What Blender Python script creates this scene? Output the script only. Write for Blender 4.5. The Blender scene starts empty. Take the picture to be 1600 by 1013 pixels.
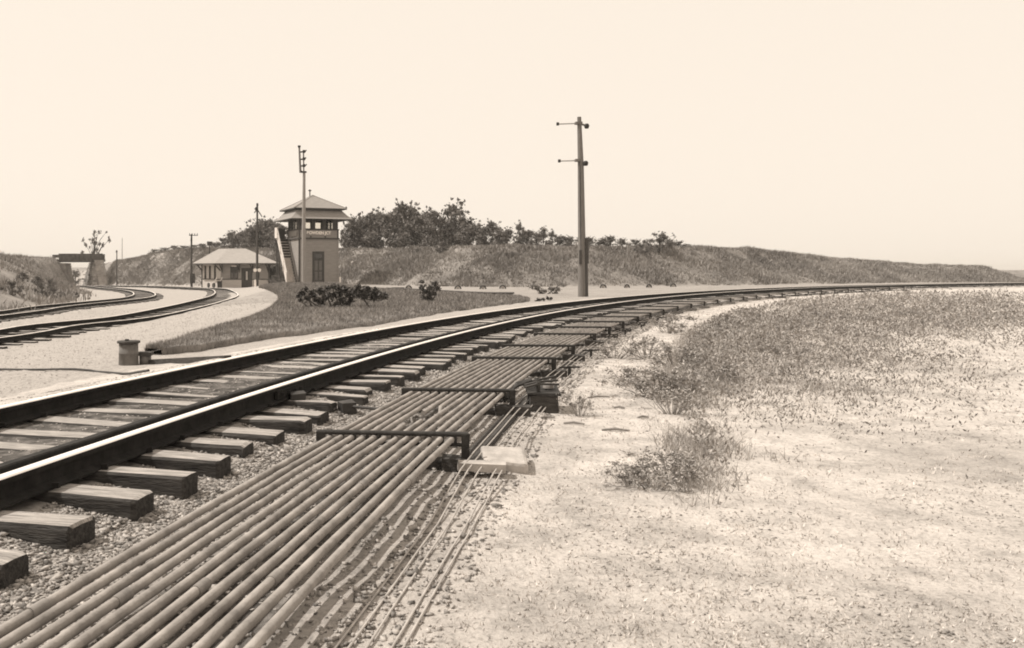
import bpy, math, random
import numpy as np
from mathutils import Vector, Matrix
R = math.radians
rng = np.random.default_rng(7)
random.seed(7)
S = bpy.context.scene
COL = S.collection

# ------------------------------------------------------------------ camera, light, exposure
EYE, F, PX0, PY0 = 1.35, 1400.0, 556.0, 422.0        # eye height (m), focal length and horizon point in photo pixels
cam = bpy.data.cameras.new('camera')
cam.sensor_width = 36.0
cam.lens = F / 1600 * 36.0
cam.shift_x = (800 - PX0) / 1600
cam.shift_y = -(506.5 - PY0) / 1600
cam.clip_start = 0.1
cam.clip_end = 6000
co = bpy.data.objects.new('camera', cam)
COL.objects.link(co)
co.location = (0, 0, EYE)
co.rotation_euler = (R(90), 0, 0)
S.camera = co

SUN_AZ, SUN_EL = R(-85), R(53)                        # azimuth clockwise from +Y
world = bpy.data.worlds.new('World')
S.world = world
world.use_nodes = True
wn, wl = world.node_tree.nodes, world.node_tree.links
wn.clear()
sky = wn.new('ShaderNodeTexSky')
sky.sky_type = 'NISHITA'
sky.sun_disc = False
sky.sun_elevation = SUN_EL
sky.sun_rotation = SUN_AZ
sky.dust_density = 3.0
bw = wn.new('ShaderNodeRGBToBW')
mixv = wn.new('ShaderNodeMix')                        # milky overexposed sky: veil of thin cloud over the clear sky
mixv.data_type = 'FLOAT'
mixv.inputs['Factor'].default_value = 0.86
mixv.inputs['B'].default_value = 9.8
tint = wn.new('ShaderNodeVectorMath')
tint.operation = 'SCALE'
tint.inputs[0].default_value = (1.125, 1.0, 0.86)
bg = wn.new('ShaderNodeBackground')
bg.inputs['Strength'].default_value = 0.1
wo = wn.new('ShaderNodeOutputWorld')
wl.new(sky.outputs[0], bw.inputs[0])
wl.new(bw.outputs[0], mixv.inputs['A'])
wl.new(mixv.outputs['Result'], tint.inputs['Scale'])
wl.new(tint.outputs[0], bg.inputs['Color'])
wl.new(bg.outputs[0], wo.inputs['Surface'])

sun = bpy.data.lights.new('sun', 'SUN')
sun.energy = 4.6
sun.angle = R(0.6)
sun.color = (1.0, 0.95, 0.88)
so = bpy.data.objects.new('sun', sun)
COL.objects.link(so)
sd = Vector((math.sin(SUN_AZ) * math.cos(SUN_EL), math.cos(SUN_AZ) * math.cos(SUN_EL), math.sin(SUN_EL)))
so.rotation_euler = (-sd).to_track_quat('-Z', 'Y').to_euler()
so.location = (-30, 0, 60)

S.view_settings.view_transform = 'Standard'
S.view_settings.look = 'None'
S.view_settings.exposure = 0.0
S.view_settings.gamma = 1.0
S.view_settings.use_curve_mapping = False
S.render.engine = 'CYCLES'
S.cycles.pixel_filter_type = 'BLACKMAN_HARRIS'
S.cycles.filter_width = 1.9
S.cycles.max_bounces = 5

# ------------------------------------------------------------------ materials (old warm-toned print: every surface is a sepia grey)
def sep(v):
    return (min(1, v * 1.07), v * 0.985, v * 0.91, 1)

def mat(name, lo, hi, scale=8.0, rough=0.85, bump=0.0, detail=6.0, stretch=None, metal=0.0, island=0.0, bdist=0.02, bscale=None, spec=0.3, rand=False):
    m = bpy.data.materials.new(name)
    m.use_nodes = True
    n, l = m.node_tree.nodes, m.node_tree.links
    b = n['Principled BSDF']
    b.inputs['Roughness'].default_value = rough
    b.inputs['Metallic'].default_value = metal
    b.inputs['Specular IOR Level'].default_value = spec
    tc = n.new('ShaderNodeTexCoord')
    src = tc.outputs['Object']
    if rand:
        oi = n.new('ShaderNodeObjectInfo')
        sc_ = n.new('ShaderNodeVectorMath'); sc_.operation = 'MULTIPLY_ADD'
        sc_.inputs[1].default_value = (37, 53, 71)
        l.new(oi.outputs['Random'], sc_.inputs[0]); l.new(src, sc_.inputs[2])
        src = sc_.outputs[0]
    if stretch:
        mp = n.new('ShaderNodeMapping')
        mp.inputs['Scale'].default_value = stretch
        l.new(src, mp.inputs['Vector'])
        src = mp.outputs[0]
    t = n.new('ShaderNodeTexNoise')
    t.inputs['Scale'].default_value = scale
    t.inputs['Detail'].default_value = detail
    t.inputs['Roughness'].default_value = 0.62
    l.new(src, t.inputs['Vector'])
    cr = n.new('ShaderNodeValToRGB')
    cr.color_ramp.elements[0].position = 0.32
    cr.color_ramp.elements[1].position = 0.68
    cr.color_ramp.elements[0].color = sep(lo)
    cr.color_ramp.elements[1].color = sep(hi)
    l.new(t.outputs['Fac'], cr.inputs['Fac'])
    out = cr.outputs['Color']
    if island:
        g = n.new('ShaderNodeNewGeometry')
        mr = n.new('ShaderNodeMapRange')
        mr.inputs['To Min'].default_value = 1 - island
        mr.inputs['To Max'].default_value = 1 + island
        l.new(g.outputs['Random Per Island'], mr.inputs['Value'])
        vm = n.new('ShaderNodeVectorMath')
        vm.operation = 'SCALE'
        l.new(out, vm.inputs[0])
        l.new(mr.outputs[0], vm.inputs['Scale'])
        out = vm.outputs[0]
    l.new(out, b.inputs['Base Color'])
    if bump:
        t2 = n.new('ShaderNodeTexNoise')
        t2.inputs['Scale'].default_value = bscale or scale * 3
        t2.inputs['Detail'].default_value = 5
        l.new(src, t2.inputs['Vector'])
        bp = n.new('ShaderNodeBump')
        bp.inputs['Strength'].default_value = bump
        bp.inputs['Distance'].default_value = bdist
        l.new(t2.outputs['Fac'], bp.inputs['Height'])
        l.new(bp.outputs[0], b.inputs['Normal'])
    return m

M = dict(
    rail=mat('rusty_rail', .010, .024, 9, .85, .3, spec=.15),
    railtop=mat('polished_rail_painted_sheen', .74, .88, 3, .35, spec=.8),  # near-white base colour paints in the sky sheen of polished steel
    guard=mat('dull_guard_rail', .016, .035, 9, .85, .3, spec=.2),
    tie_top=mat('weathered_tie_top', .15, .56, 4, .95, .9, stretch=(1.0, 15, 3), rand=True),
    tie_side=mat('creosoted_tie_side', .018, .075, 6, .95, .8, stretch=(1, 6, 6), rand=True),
    stone=mat('ballast_stone', .17, .38, 30, .95, island=.5),
    path_stone=mat('path_stone', .26, .42, 30, .95, island=.35),
    pipe=mat('galvanised_pipe', .17, .36, 5, .92, .5, detail=10, rand=True, spec=.1),
    coupling=mat('pipe_coupling', .15, .28, 9, .8),
    bar=mat('carrier_iron', .02, .05, 12, .8, .3),
    wire=mat('signal_wire_metal', .28, .46, 9, .7),
    concrete=mat('concrete', .26, .48, 6, .95, .7, detail=9),
    darkwood=mat('dark_timber', .04, .09, 6, .95, .5, stretch=(2, 2, 9)),
    greywood=mat('grey_timber', .16, .27, 5, .95, .4, stretch=(5, 5, 1)),
    polewood=mat('pole_wood', .12, .20, 5, .95, .5, stretch=(8, 8, .8)),
    palewood=mat('pale_pole_wood', .22, .32, 5, .95, .4, stretch=(8, 8, .8)),
    iron=mat('dark_iron', .03, .06, 8, .7),
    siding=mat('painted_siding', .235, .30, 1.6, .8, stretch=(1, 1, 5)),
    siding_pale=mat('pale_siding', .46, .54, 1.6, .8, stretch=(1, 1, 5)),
    trim=mat('dark_trim', .045, .07, 5, .8),
    white=mat('white_paint', .78, .88, 6, .7),
    stair=mat('worn_white_paint', .50, .66, 6, .85),
    roof=mat('shingle_roof', .20, .28, 3, .95, .4, stretch=(1, 1, 6)),
    roof2=mat('pale_shingle_roof', .24, .32, 2.5, .95, .4, stretch=(1, 1, 6)),
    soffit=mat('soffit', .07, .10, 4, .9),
    door=mat('dark_door_paint', .05, .08, 5, .7),
    doorpanel=mat('door_panel', .10, .14, 5, .7),
    masonry=mat('masonry_stone', .20, .38, 1.2, .95, .6, island=.4),
    girder=mat('girder_wood', .05, .12, 1.5, .9, island=.3, rand=True),
    grass=mat('lawn_grass', .13, .28, 1.2, .95, island=.6),
    drygrass=mat('dry_grass', .24, .36, .35, .95, island=.3),
    bankgrass=mat('bank_weeds', .15, .33, .13, .95, island=.25),
    leaf=mat('leaf', .12, .20, 1.2, .8, island=.5),
    leaf_dark=mat('dark_leaf', .05, .09, 1.2, .75, island=.55),
    leaf_pale=mat('leaf_pale', .14, .22, 1.2, .85, island=.4),
    bark=mat('bark', .05, .09, 6, .95, .5),
    drum=mat('drum_metal', .10, .18, 6, .75, .3),
)
def glass_mat():
    m = bpy.data.materials.new('window_glass')
    m.use_nodes = True
    b = m.node_tree.nodes['Principled BSDF']
    b.inputs['Base Color'].default_value = (.9, .88, .84, 1)
    b.inputs['Roughness'].default_value = 0.05
    b.inputs['Transmission Weight'].default_value = 1.0
    b.inputs['IOR'].default_value = 1.05
    return m
M['glass'] = glass_mat()
M['darkglass'] = mat('dark_window_glass', .03, .05, 2, .12, spec=.6)

# ------------------------------------------------------------------ helpers
def link(o, parent=None):
    COL.objects.link(o)
    if parent is not None:
        o.parent = parent
    return o

def tag(o, label=None, cat=None, group=None, kind=None):
    if label: o['label'] = label
    if cat: o['category'] = cat
    if group: o['group'] = group
    if kind: o['kind'] = kind
    return o

def empty(name, loc, label, cat, rz=0.0, group=None):
    o = bpy.data.objects.new(name, None)
    link(o)
    o.location = loc
    o.rotation_euler = (0, 0, rz)
    o.empty_display_size = .3
    return tag(o, label, cat, group)

class MB:
    def __init__(s):
        s.v, s.f, s.m, s.s = [], [], [], []
    def add(s, vs, fs, mi=0, smooth=False):
        o = len(s.v)
        s.v += [tuple(p) for p in vs]
        for f in fs:
            s.f.append(tuple(i + o for i in f)); s.m.append(mi); s.s.append(smooth)
        return s
    def box(s, c, d, rz=0.0, mi=0, jit=0.0, Mx=None):
        x, y, z = d[0] / 2, d[1] / 2, d[2] / 2
        vs = [Vector((a, b, e)) for a in (-x, x) for b in (-y, y) for e in (-z, z)]
        if jit: vs = [p + Vector([random.uniform(-jit, jit) for _ in range(3)]) for p in vs]
        m = Mx if Mx is not None else Matrix.Rotation(rz, 3, 'Z')
        vs = [m @ p + Vector(c) for p in vs]
        return s.add(vs, [(0, 1, 3, 2), (4, 6, 7, 5), (0, 4, 5, 1), (2, 3, 7, 6), (0, 2, 6, 4), (1, 5, 7, 3)], mi)
    def beam(s, a, b, w, h, mi=0, up=(0, 0, 1)):
        a, b = Vector(a), Vector(b)
        d = (b - a); L = d.length; d.normalize()
        u = Vector(up)
        x = d.cross(u)
        if x.length < 1e-4: x = d.cross(Vector((1, 0, 0)))
        x.normalize(); z = x.cross(d)
        m = Matrix((x, d, z)).transposed()
        return s.box((a + b) / 2, (w, L, h), mi=mi, Mx=m)
    def tube(s, pts, r, n=8, mi=0, cap=True, smooth=True):
        pts = [Vector(p) for p in pts]
        rr = r if isinstance(r, (list, tuple)) else [r] * len(pts)
        vs = []; prev = None
        for i, p in enumerate(pts):
            d = (pts[min(i + 1, len(pts) - 1)] - pts[max(i - 1, 0)]).normalized()
            if prev is None:
                x = d.cross(Vector((0, 0, 1)))
                if x.length < 1e-3: x = d.cross(Vector((0, 1, 0)))
                x.normalize()
            else:
                x = (prev - d * prev.dot(d)).normalized()
            prev = x
            y = d.cross(x)
            for k in range(n):
                t = 2 * math.pi * k / n
                vs.append(p + (x * math.cos(t) + y * math.sin(t)) * rr[i])
        fs = [(i * n + k, i * n + (k + 1) % n, (i + 1) * n + (k + 1) % n, (i + 1) * n + k) for i in range(len(pts) - 1) for k in range(n)]
        s.add(vs, fs, mi, smooth)
        if cap:
            s.add(vs[:n][::-1], [tuple(range(n))], mi)
            s.add(vs[-n:], [tuple(range(n))], mi)
        return s
    def lathe(s, prof, c=(0, 0, 0), n=24, mi=0):
        vs = [(c[0] + r * math.cos(2 * math.pi * k / n), c[1] + r * math.sin(2 * math.pi * k / n), c[2] + z) for r, z in prof for k in range(n)]
        fs = [(i * n + k, i * n + (k + 1) % n, (i + 1) * n + (k + 1) % n, (i + 1) * n + k) for i in range(len(prof) - 1) for k in range(n)]
        return s.add(vs, fs, mi, True)
    def mesh(s, name, mats):
        me = bpy.data.meshes.new(name)
        me.from_pydata(s.v, [], s.f)
        for m in (mats if isinstance(mats, (list, tuple)) else [mats]): me.materials.append(m)
        me.polygons.foreach_set('material_index', s.m)
        me.polygons.foreach_set('use_smooth', s.s)
        me.update()
        return me
    def build(s, name, mats, parent=None, off=None, loc=None):
        if off is not None:
            s.v = [(p[0] - off[0], p[1] - off[1], p[2] - off[2]) for p in s.v]
        o = bpy.data.objects.new(name, s.mesh(name, mats))
        if loc is not None: o.location = loc
        return link(o, parent)

def np_mesh(name, V, Fc, mats, mi=None, smooth=False):
    """fast mesh from numpy arrays; Fc is (n,k)"""
    me = bpy.data.meshes.new(name)
    n, k = Fc.shape
    me.vertices.add(len(V)); me.vertices.foreach_set('co', np.ascontiguousarray(V, dtype=np.float32).ravel())
    me.loops.add(n * k); me.loops.foreach_set('vertex_index', np.ascontiguousarray(Fc, dtype=np.int32).ravel())
    me.polygons.add(n)
    me.polygons.foreach_set('loop_start', np.arange(0, n * k, k, dtype=np.int32))
    me.polygons.foreach_set('loop_total', np.full(n, k, dtype=np.int32))
    if smooth: me.polygons.foreach_set('use_smooth', np.ones(n, dtype=bool))
    for m in (mats if isinstance(mats, (list, tuple)) else [mats]): me.materials.append(m)
    if mi is not None: me.polygons.foreach_set('material_index', np.asarray(mi, dtype=np.int32))
    me.update(calc_edges=True)
    return me

def copy_tree(o, parent=None):
    kids = [c for c in o.children]
    c = o.copy(); COL.objects.link(c)
    if parent is not None: c.parent = parent
    for k in kids: copy_tree(k, c)
    return c

ORD = ['first', 'second', 'third', 'fourth', 'fifth', 'sixth', 'seventh', 'eighth', 'ninth', 'tenth', 'eleventh', 'twelfth',
       'thirteenth', 'fourteenth', 'fifteenth', 'sixteenth', 'seventeenth', 'eighteenth', 'nineteenth', 'twentieth',
       'twenty-first', 'twenty-second', 'twenty-third', 'twenty-fourth', 'twenty-fifth', 'twenty-sixth', 'twenty-seventh', 'twenty-eighth', 'twenty-ninth', 'thirtieth']

# ------------------------------------------------------------------ terrain
CX, CY, RC = 102.59, -25.41, 109.28                   # the main track is an arc about this point
PROF_R = [-60, -12, -4.5, -3.6, -3.05, -2.75, -2.4, -2.0, -1.6, -1.36, -1.1, -.85, -.6, 0, .6, .72, .84, 1.5, 2.1, 3.0, 60]
PROF_Z = [0, 0, 0.02, 0.03, .04, .05, .055, .07, .07, .075, .10, .145, .165, .17, .165, .165, .215, .20, .08, 0, 0]
def sm(t): t = np.clip(t, 0, 1); return t * t * (3 - 2 * t)

_perm = np.random.default_rng(3).random((256, 256))
def vnoise(x, y):
    xi = np.floor(x).astype(int); yi = np.floor(y).astype(int)
    u = sm(x - xi); v = sm(y - yi)
    g = lambda a, b: _perm[a % 256, b % 256]
    return (g(xi, yi) * (1 - u) + g(xi + 1, yi) * u) * (1 - v) + (g(xi, yi + 1) * (1 - u) + g(xi + 1, yi + 1) * u) * v
def fbm(x, y, o=4):
    s = 0; a = .5
    for i in range(o):
        s = s + a * (vnoise(x + 17.3 * i, y + 5.1 * i) - .5); x = x * 2; y = y * 2; a *= .5
    return s

def poly_dist(x, y, P):
    """signed distance to an open polyline; positive to the left of its direction"""
    best = np.full(np.shape(x), 1e9); sgn = np.ones(np.shape(x))
    for (ax, ay), (bx, by) in zip(P[:-1], P[1:]):
        dx, dy = bx - ax, by - ay
        L2 = dx * dx + dy * dy
        t = np.clip(((x - ax) * dx + (y - ay) * dy) / L2, 0, 1)
        ex, ey = x - ax - t * dx, y - ay - t * dy
        d = np.hypot(ex, ey)
        c = dx * ey - dy * ex
        m = d < best - 1e-9
        best = np.where(m, d, best); sgn = np.where(m, np.sign(c), sgn)
    return best * sgn

# toe of the long bank behind (right to left), positive distance = inside the bank
REAR = [(-95, 340), (-56, 190), (-42.3, 152), (-41.0, 147), (-36.5, 141.5), (-28, 134), (-18, 118), (-9, 101), (-.5, 88.5), (4.4, 77), (9.7, 71.5), (17.5, 71), (27.5, 75.6), (60, 96), (100, 106), (160, 100)]
# toe of the brushy bank at the left edge
LEFT = [(-15.4, 20), (-16.2, 45), (-18.8, 60), (-23.3, 74), (-27.6, 86), (-33.2, 102), (-40.6, 125), (-44.9, 141), (-47.4, 150), (-54, 166), (-72, 205), (-135, 360)]
def zbase(x, y):
    rho = np.hypot(x - CX, y - CY) - RC
    z = np.interp(rho, PROF_R, PROF_Z)
    edge = -3.2 - 0.062 * np.maximum(0, y - 25)
    w = sm((edge - x) / 5.0)
    zl = np.interp(y, [0, 20, 100, 120, 145, 200, 400], [-.25, -.5, -.62, -.9, -1.5, -2.0, -2.0])
    return z * (1 - w) + zl * w
def terrain(x, y, fine=True):
    x = np.asarray(x, float); y = np.asarray(y, float)
    z = zbase(x, y)
    if fine:
        rho = np.hypot(x - CX, y - CY) - RC
        k = np.where((rho > -1.3) & (rho < 1.9), .45, 1.0)
        z = z + k * (.07 * fbm(x * .9, y * .9) + .03 * fbm(x * 4, y * 4, 3)) + np.where(np.abs(rho) < 1.25, .06 * fbm(x * 1.7, y * 1.7, 4), 0)
    d = poly_dist(x, y, REAR)
    crest = np.interp(x, [-41, -37, -32, -25, -9, 0, 10, 27, 38, 60, 95], [2.9, 3.2, 3.9, 4.3, 3.6, 3.3, 3.0, 3.05, 3.1, 1.9, .3])
    n = fbm(x * .25, y * .25)
    if not fine: n = n * 0
    wR = np.interp(x, [-40, -33], [2.6, 6.2])
    t = np.clip((d + n * 1.6 * np.interp(x, [-40, -33], [.3, 1])) / wR, 0, 1)
    ramp = t ** .85
    up = crest + .35 * n + .9 * np.clip((d - 6) / 60, 0, 1) - z
    z = z + np.where(d > -3, np.maximum(0, up) * ramp, 0)
    if fine: z = z + np.where(d > 0, .25 * fbm(x * .8, y * .8) * np.clip(d, 0, 1), 0)
    if fine: z = z + np.where((d > 5.4) & (d < 11), .24 * sm((d + n * 1.6 - 5.6) / .5), 0)
    d2 = poly_dist(x, y, LEFT)
    top = np.interp(y, [20, 45, 60, 84, 125, 145, 200], [1.3, 1.6, 2.1, 2.5, 3.0, 3.2, 3.2])
    t2 = np.clip((d2 + n * np.interp(y, [90, 138], [1.2, .4])) / np.interp(y, [90, 138], [5.5, 2.5]), 0, 1)
    z = z + np.where(d2 > -2, np.maximum(0, top + .3 * n - z) * t2, 0)
    return z
def tz(x, y): return float(terrain(np.array([x]), np.array([y]))[0])
def gp(px, py, dz=0.0, fine=False):
    """where the view ray through a photo point meets the modelled terrain (+dz)"""
    k = (px - PX0) / F; q = (py - PY0) / F
    Y = np.concatenate([np.linspace(2, 60, 1500), np.linspace(60, 300, 2000)])
    zr = EYE - q * Y
    zt = terrain(k * Y, Y, fine) + dz
    i = np.argmax(zr <= zt)
    if zr[i] > zt[i]: i = len(Y) - 1
    return Vector((k * Y[i], Y[i], zt[i] - dz))
def pxy(px, Y): return ((px - PX0) / F * Y, Y)
def ground(x, y, dz=0): return Vector((x, y, tz(x, y) + dz))

def axis(segs):
    out = []
    for a, b, s in segs: out += list(np.arange(a, b, s))
    out.append(segs[-1][1]); return np.array(out)
gx = axis([(-3000, -400, 400), (-400, -140, 30), (-140, -60, 4), (-60, -20, .8), (-20, -5, .35), (-5, 7, .12), (7, 20, .25), (20, 60, .6), (60, 140, 2.5), (140, 400, 30), (400, 3000, 400)])
gy = axis([(-60, -4, 4), (-4, 1.5, .5), (1.5, 13, .12), (13, 30, .22), (30, 60, .45), (60, 110, .7), (110, 180, 1.3), (180, 300, 8), (300, 600, 50), (600, 4000, 400)])
GX, GY = np.meshgrid(gx, gy)
GZ = terrain(GX, GY)
nx, ny = len(gx), len(gy)
V = np.stack([GX.ravel(), GY.ravel(), GZ.ravel()], 1)
idx = np.arange(nx * ny).reshape(ny, nx)
Fc = np.stack([idx[:-1, :-1].ravel(), idx[:-1, 1:].ravel(), idx[1:, 1:].ravel(), idx[1:, :-1].ravel()], 1)

def ground_material():
    m = bpy.data.materials.new('ground_earth')
    m.use_nodes = True
    n, l = m.node_tree.nodes, m.node_tree.links
    b = n['Principled BSDF']
    b.inputs['Roughness'].default_value = 1.0
    b.inputs['Specular IOR Level'].default_value = .1
    tc = n.new('ShaderNodeTexCoord')
    at = n.new('ShaderNodeVertexColor'); at.layer_name = 'zone'
    sepc = n.new('ShaderNodeSeparateColor')
    l.new(at.outputs['Color'], sepc.inputs[0])
    def noise(scale, detail=6, rough=.6, st=None):
        t = n.new('ShaderNodeTexNoise'); t.inputs['Scale'].default_value = scale
        t.inputs['Detail'].default_value = detail; t.inputs['Roughness'].default_value = rough
        if st:
            mp = n.new('ShaderNodeMapping'); mp.inputs['Scale'].default_value = st
            l.new(tc.outputs['Object'], mp.inputs['Vector']); l.new(mp.outputs[0], t.inputs['Vector'])
        else: l.new(tc.outputs['Object'], t.inputs['Vector'])
        return t.outputs['Fac']
    def ramp(f, pts):
        c = n.new('ShaderNodeValToRGB')
        e = c.color_ramp.elements
        while len(e) < len(pts): e.new(.5)
        for q, (p, v) in zip(e, pts): q.position = p; q.color = sep(v)
        l.new(f, c.inputs['Fac']); return c.outputs['Color']
    def gramp(f, pts):
        c = n.new('ShaderNodeValToRGB')
        e = c.color_ramp.elements
        while len(e) < len(pts): e.new(.5)
        for q, (p, v) in zip(e, pts): q.position = p; q.color = (v, v, v, 1)
        l.new(f, c.inputs['Fac']); return c.outputs['Color']
    def mix(f, a, c):
        x = n.new('ShaderNodeMix'); x.data_type = 'RGBA'
        l.new(f, x.inputs['Factor']); l.new(a, x.inputs['A']); l.new(c, x.inputs['B']); return x.outputs['Result']
    def soft(f, nz, w=.35):
        a = n.new('ShaderNodeMath'); a.operation = 'MULTIPLY_ADD'; a.inputs[1].default_value = w; a.inputs[2].default_value = -w / 2
        l.new(nz, a.inputs[0])
        s_ = n.new('ShaderNodeMath'); s_.operation = 'ADD'; s_.use_clamp = True
        l.new(a.outputs[0], s_.inputs[0]); l.new(f, s_.inputs[1])
        mr = n.new('ShaderNodeMapRange'); mr.interpolation_type = 'SMOOTHSTEP'
        mr.inputs['From Min'].default_value = .3; mr.inputs['From Max'].default_value = .7
        l.new(s_.outputs[0], mr.inputs['Value']); return mr.outputs[0]
    nz = noise(2.2)
    sand = ramp(noise(3.0, 10, .7), [(.34, .38), (.46, .52), (.6, .62)])
    fine = gramp(noise(34, 8, .75), [(.36, .22), (.5, .62), (.62, .66)])
    mm = n.new('ShaderNodeMix'); mm.data_type = 'RGBA'; mm.blend_type = 'MULTIPLY'; mm.inputs['Factor'].default_value = .55
    bri = n.new('ShaderNodeVectorMath'); bri.operation = 'SCALE'; bri.inputs['Scale'].default_value = 1.55
    l.new(fine, bri.inputs[0]); l.new(sand, mm.inputs['A']); l.new(bri.outputs[0], mm.inputs['B']); sand = mm.outputs['Result']
    vor = n.new('ShaderNodeTexVoronoi'); vor.inputs['Scale'].default_value = 38
    l.new(tc.outputs['Object'], vor.inputs['Vector'])
    sc = n.new('ShaderNodeSeparateColor'); l.new(vor.outputs['Color'], sc.inputs[0])
    grav = ramp(sc.outputs[0], [(0, .24), (.4, .33), (1, .41)])
    dirt_and_shade = ramp(noise(7, 9, .7), [(.35, .05), (.5, .11), (.66, .24)])
    bank = ramp(noise(.30, 10, .68, (1, 1, 1.8)), [(.34, .15), (.5, .21), (.66, .29)])
    patch = gramp(noise(.55, 7, .65), [(.36, .74), (.52, .98), (.7, 1.0)])
    pm = n.new('ShaderNodeMix'); pm.data_type = 'RGBA'; pm.blend_type = 'MULTIPLY'; pm.inputs['Factor'].default_value = 1
    l.new(sand, pm.inputs['A']); l.new(patch, pm.inputs['B']); sand = pm.outputs['Result']
    c = mix(soft(sepc.outputs[0], nz), sand, grav)
    c = mix(soft(sepc.outputs[1], nz), c, bank)
    c = mix(soft(sepc.outputs[2], nz, .6), c, dirt_and_shade)
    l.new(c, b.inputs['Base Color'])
    bp = n.new('ShaderNodeBump'); bp.inputs['Strength'].default_value = .8; bp.inputs['Distance'].default_value = .04
    l.new(noise(22, 8, .7), bp.inputs['Height']); l.new(bp.outputs[0], b.inputs['Normal'])
    return m
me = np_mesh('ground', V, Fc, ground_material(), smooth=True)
rho = np.hypot(V[:, 0] - CX, V[:, 1] - CY) - RC
dR = poly_dist(V[:, 0], V[:, 1], REAR); dL = poly_dist(V[:, 0], V[:, 1], LEFT)
zone = np.zeros((len(V), 4), np.float32); zone[:, 3] = 1
zone[:, 0] = np.clip(1 - np.abs(rho + 1.7) / 1.2 * .6, 0, 1)
zone[:, 1] = np.maximum(np.clip(.5 + dR / 1.5, 0, 1), np.clip(.5 + dL / 2, 0, 1))
zone[:, 1] = np.where((rho < -14) & (V[:, 1] > 30), np.maximum(zone[:, 1], .42), zone[:, 1])
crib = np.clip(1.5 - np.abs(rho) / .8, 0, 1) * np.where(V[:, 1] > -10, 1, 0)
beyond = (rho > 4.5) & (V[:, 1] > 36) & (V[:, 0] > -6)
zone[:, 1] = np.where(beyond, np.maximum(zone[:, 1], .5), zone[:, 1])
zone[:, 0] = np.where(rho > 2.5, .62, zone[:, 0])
under = np.clip(1.25 - np.abs(rho + 2.2) / .40, 0, 1) * .8  # ground darkened beneath the pipes: their shade put into the colour
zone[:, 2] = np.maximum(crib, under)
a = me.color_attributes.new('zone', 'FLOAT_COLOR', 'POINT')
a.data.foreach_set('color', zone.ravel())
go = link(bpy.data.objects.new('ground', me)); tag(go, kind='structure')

# ------------------------------------------------------------------ lawn wedge between the tracks
LE = [gp(*p) for p in [(226, 556), (245, 548), (264, 542), (311, 526), (339, 517), (367, 508), (408, 492), (422, 483), (432, 475), (436, 469), (434, 462), (426, 457), (417, 453)]]
RE = [gp(*p) for p in [(228, 557.5), (264, 555), (301, 550.5), (358, 541.6), (404, 533.5), (470, 525), (600, 506), (677, 492), (754, 481), (804, 475.5), (828, 471)]]
RE += [Vector((8.0, 41.5, 0)), Vector((6.7, 45.5, 0)), Vector((5, 48.5, 0)), Vector((3.1, 52.5, 0)), Vector((2.1, 55, 0)), Vector((.5, 62, 0)), Vector((-.5, 70, 0)), Vector((-1, 80, 0))]
LE += [Vector((-8.2, 76, 0)), Vector((-7.6, 80, 0))]
y0, y1 = max(LE[0].y, RE[0].y), 80.0
ly = np.concatenate([np.linspace(y0, 24, 70), np.linspace(24.3, 80, 120)])
lX = np.interp(ly, [p.y for p in LE], [p.x for p in LE]); rX = np.interp(ly, [p.y for p in RE], [p.x for p in RE])
lX = np.minimum(lX, rX)
us = np.linspace(0, 1, 41)
LX = lX[:, None] * (1 - us) + rX[:, None] * us
LY = np.repeat(ly[:, None], 41, 1)
lift = .11 * sm(np.minimum(us, 1 - us) * 25)[None, :] * np.ones_like(LX) + .006
lift = lift + .05 * np.clip((LY - y0) / 4, 0, 1) * sm(np.minimum(us, 1 - us) * 4)[None, :]
LZ = terrain(LX, LY) + lift
LV = np.stack([LX.ravel(), LY.ravel(), LZ.ravel()], 1)
li = np.arange(LX.size).reshape(LX.shape)
LF = np.stack([li[:-1, :-1].ravel(), li[:-1, 1:].ravel(), li[1:, 1:].ravel(), li[1:, :-1].ravel()], 1)
M['turf'] = mat('turf', .10, .25, 1.1, 1, .6, detail=9, bdist=.05, bscale=12)
tag(link(bpy.data.objects.new('lawn', np_mesh('lawn', LV, LF, M['turf'], smooth=True))), kind='structure')
def on_lawn(x, y): return (y > y0) & (y < 80) & (x > np.interp(y, ly, lX)) & (x < np.interp(y, ly, rX))

def blades(name, X, Y, Z, H, W, material, per=1, lean=.5, seed=1, spread=0.0):
    r = np.random.default_rng(seed)
    n = len(X) * per
    x = np.repeat(X, per) + r.normal(0, 1, n) * np.repeat(np.broadcast_to(spread, X.shape), per)
    y = np.repeat(Y, per) + r.normal(0, 1, n) * np.repeat(np.broadcast_to(spread, X.shape), per)
    z = np.repeat(Z, per); h = np.repeat(np.broadcast_to(H, X.shape), per) * r.uniform(.5, 1.25, n); w = np.repeat(np.broadcast_to(W, X.shape), per)
    a = r.uniform(0, 6.283, n); b = r.uniform(0, 6.283, n); le = r.uniform(0, lean, n) * h
    dx, dy = np.cos(a) * w / 2, np.sin(a) * w / 2
    P = np.empty((n, 3, 3))
    P[:, 0] = np.stack([x - dx, y - dy, z - .01], 1)
    P[:, 1] = np.stack([x + dx, y + dy, z - .01], 1)
    P[:, 2] = np.stack([x + np.cos(b) * le, y + np.sin(b) * le, z + h], 1)
    o = link(bpy.data.objects.new(name, np_mesh(name, P.reshape(-1, 3), np.arange(n * 3).reshape(-1, 3), material)))
    return o

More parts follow.
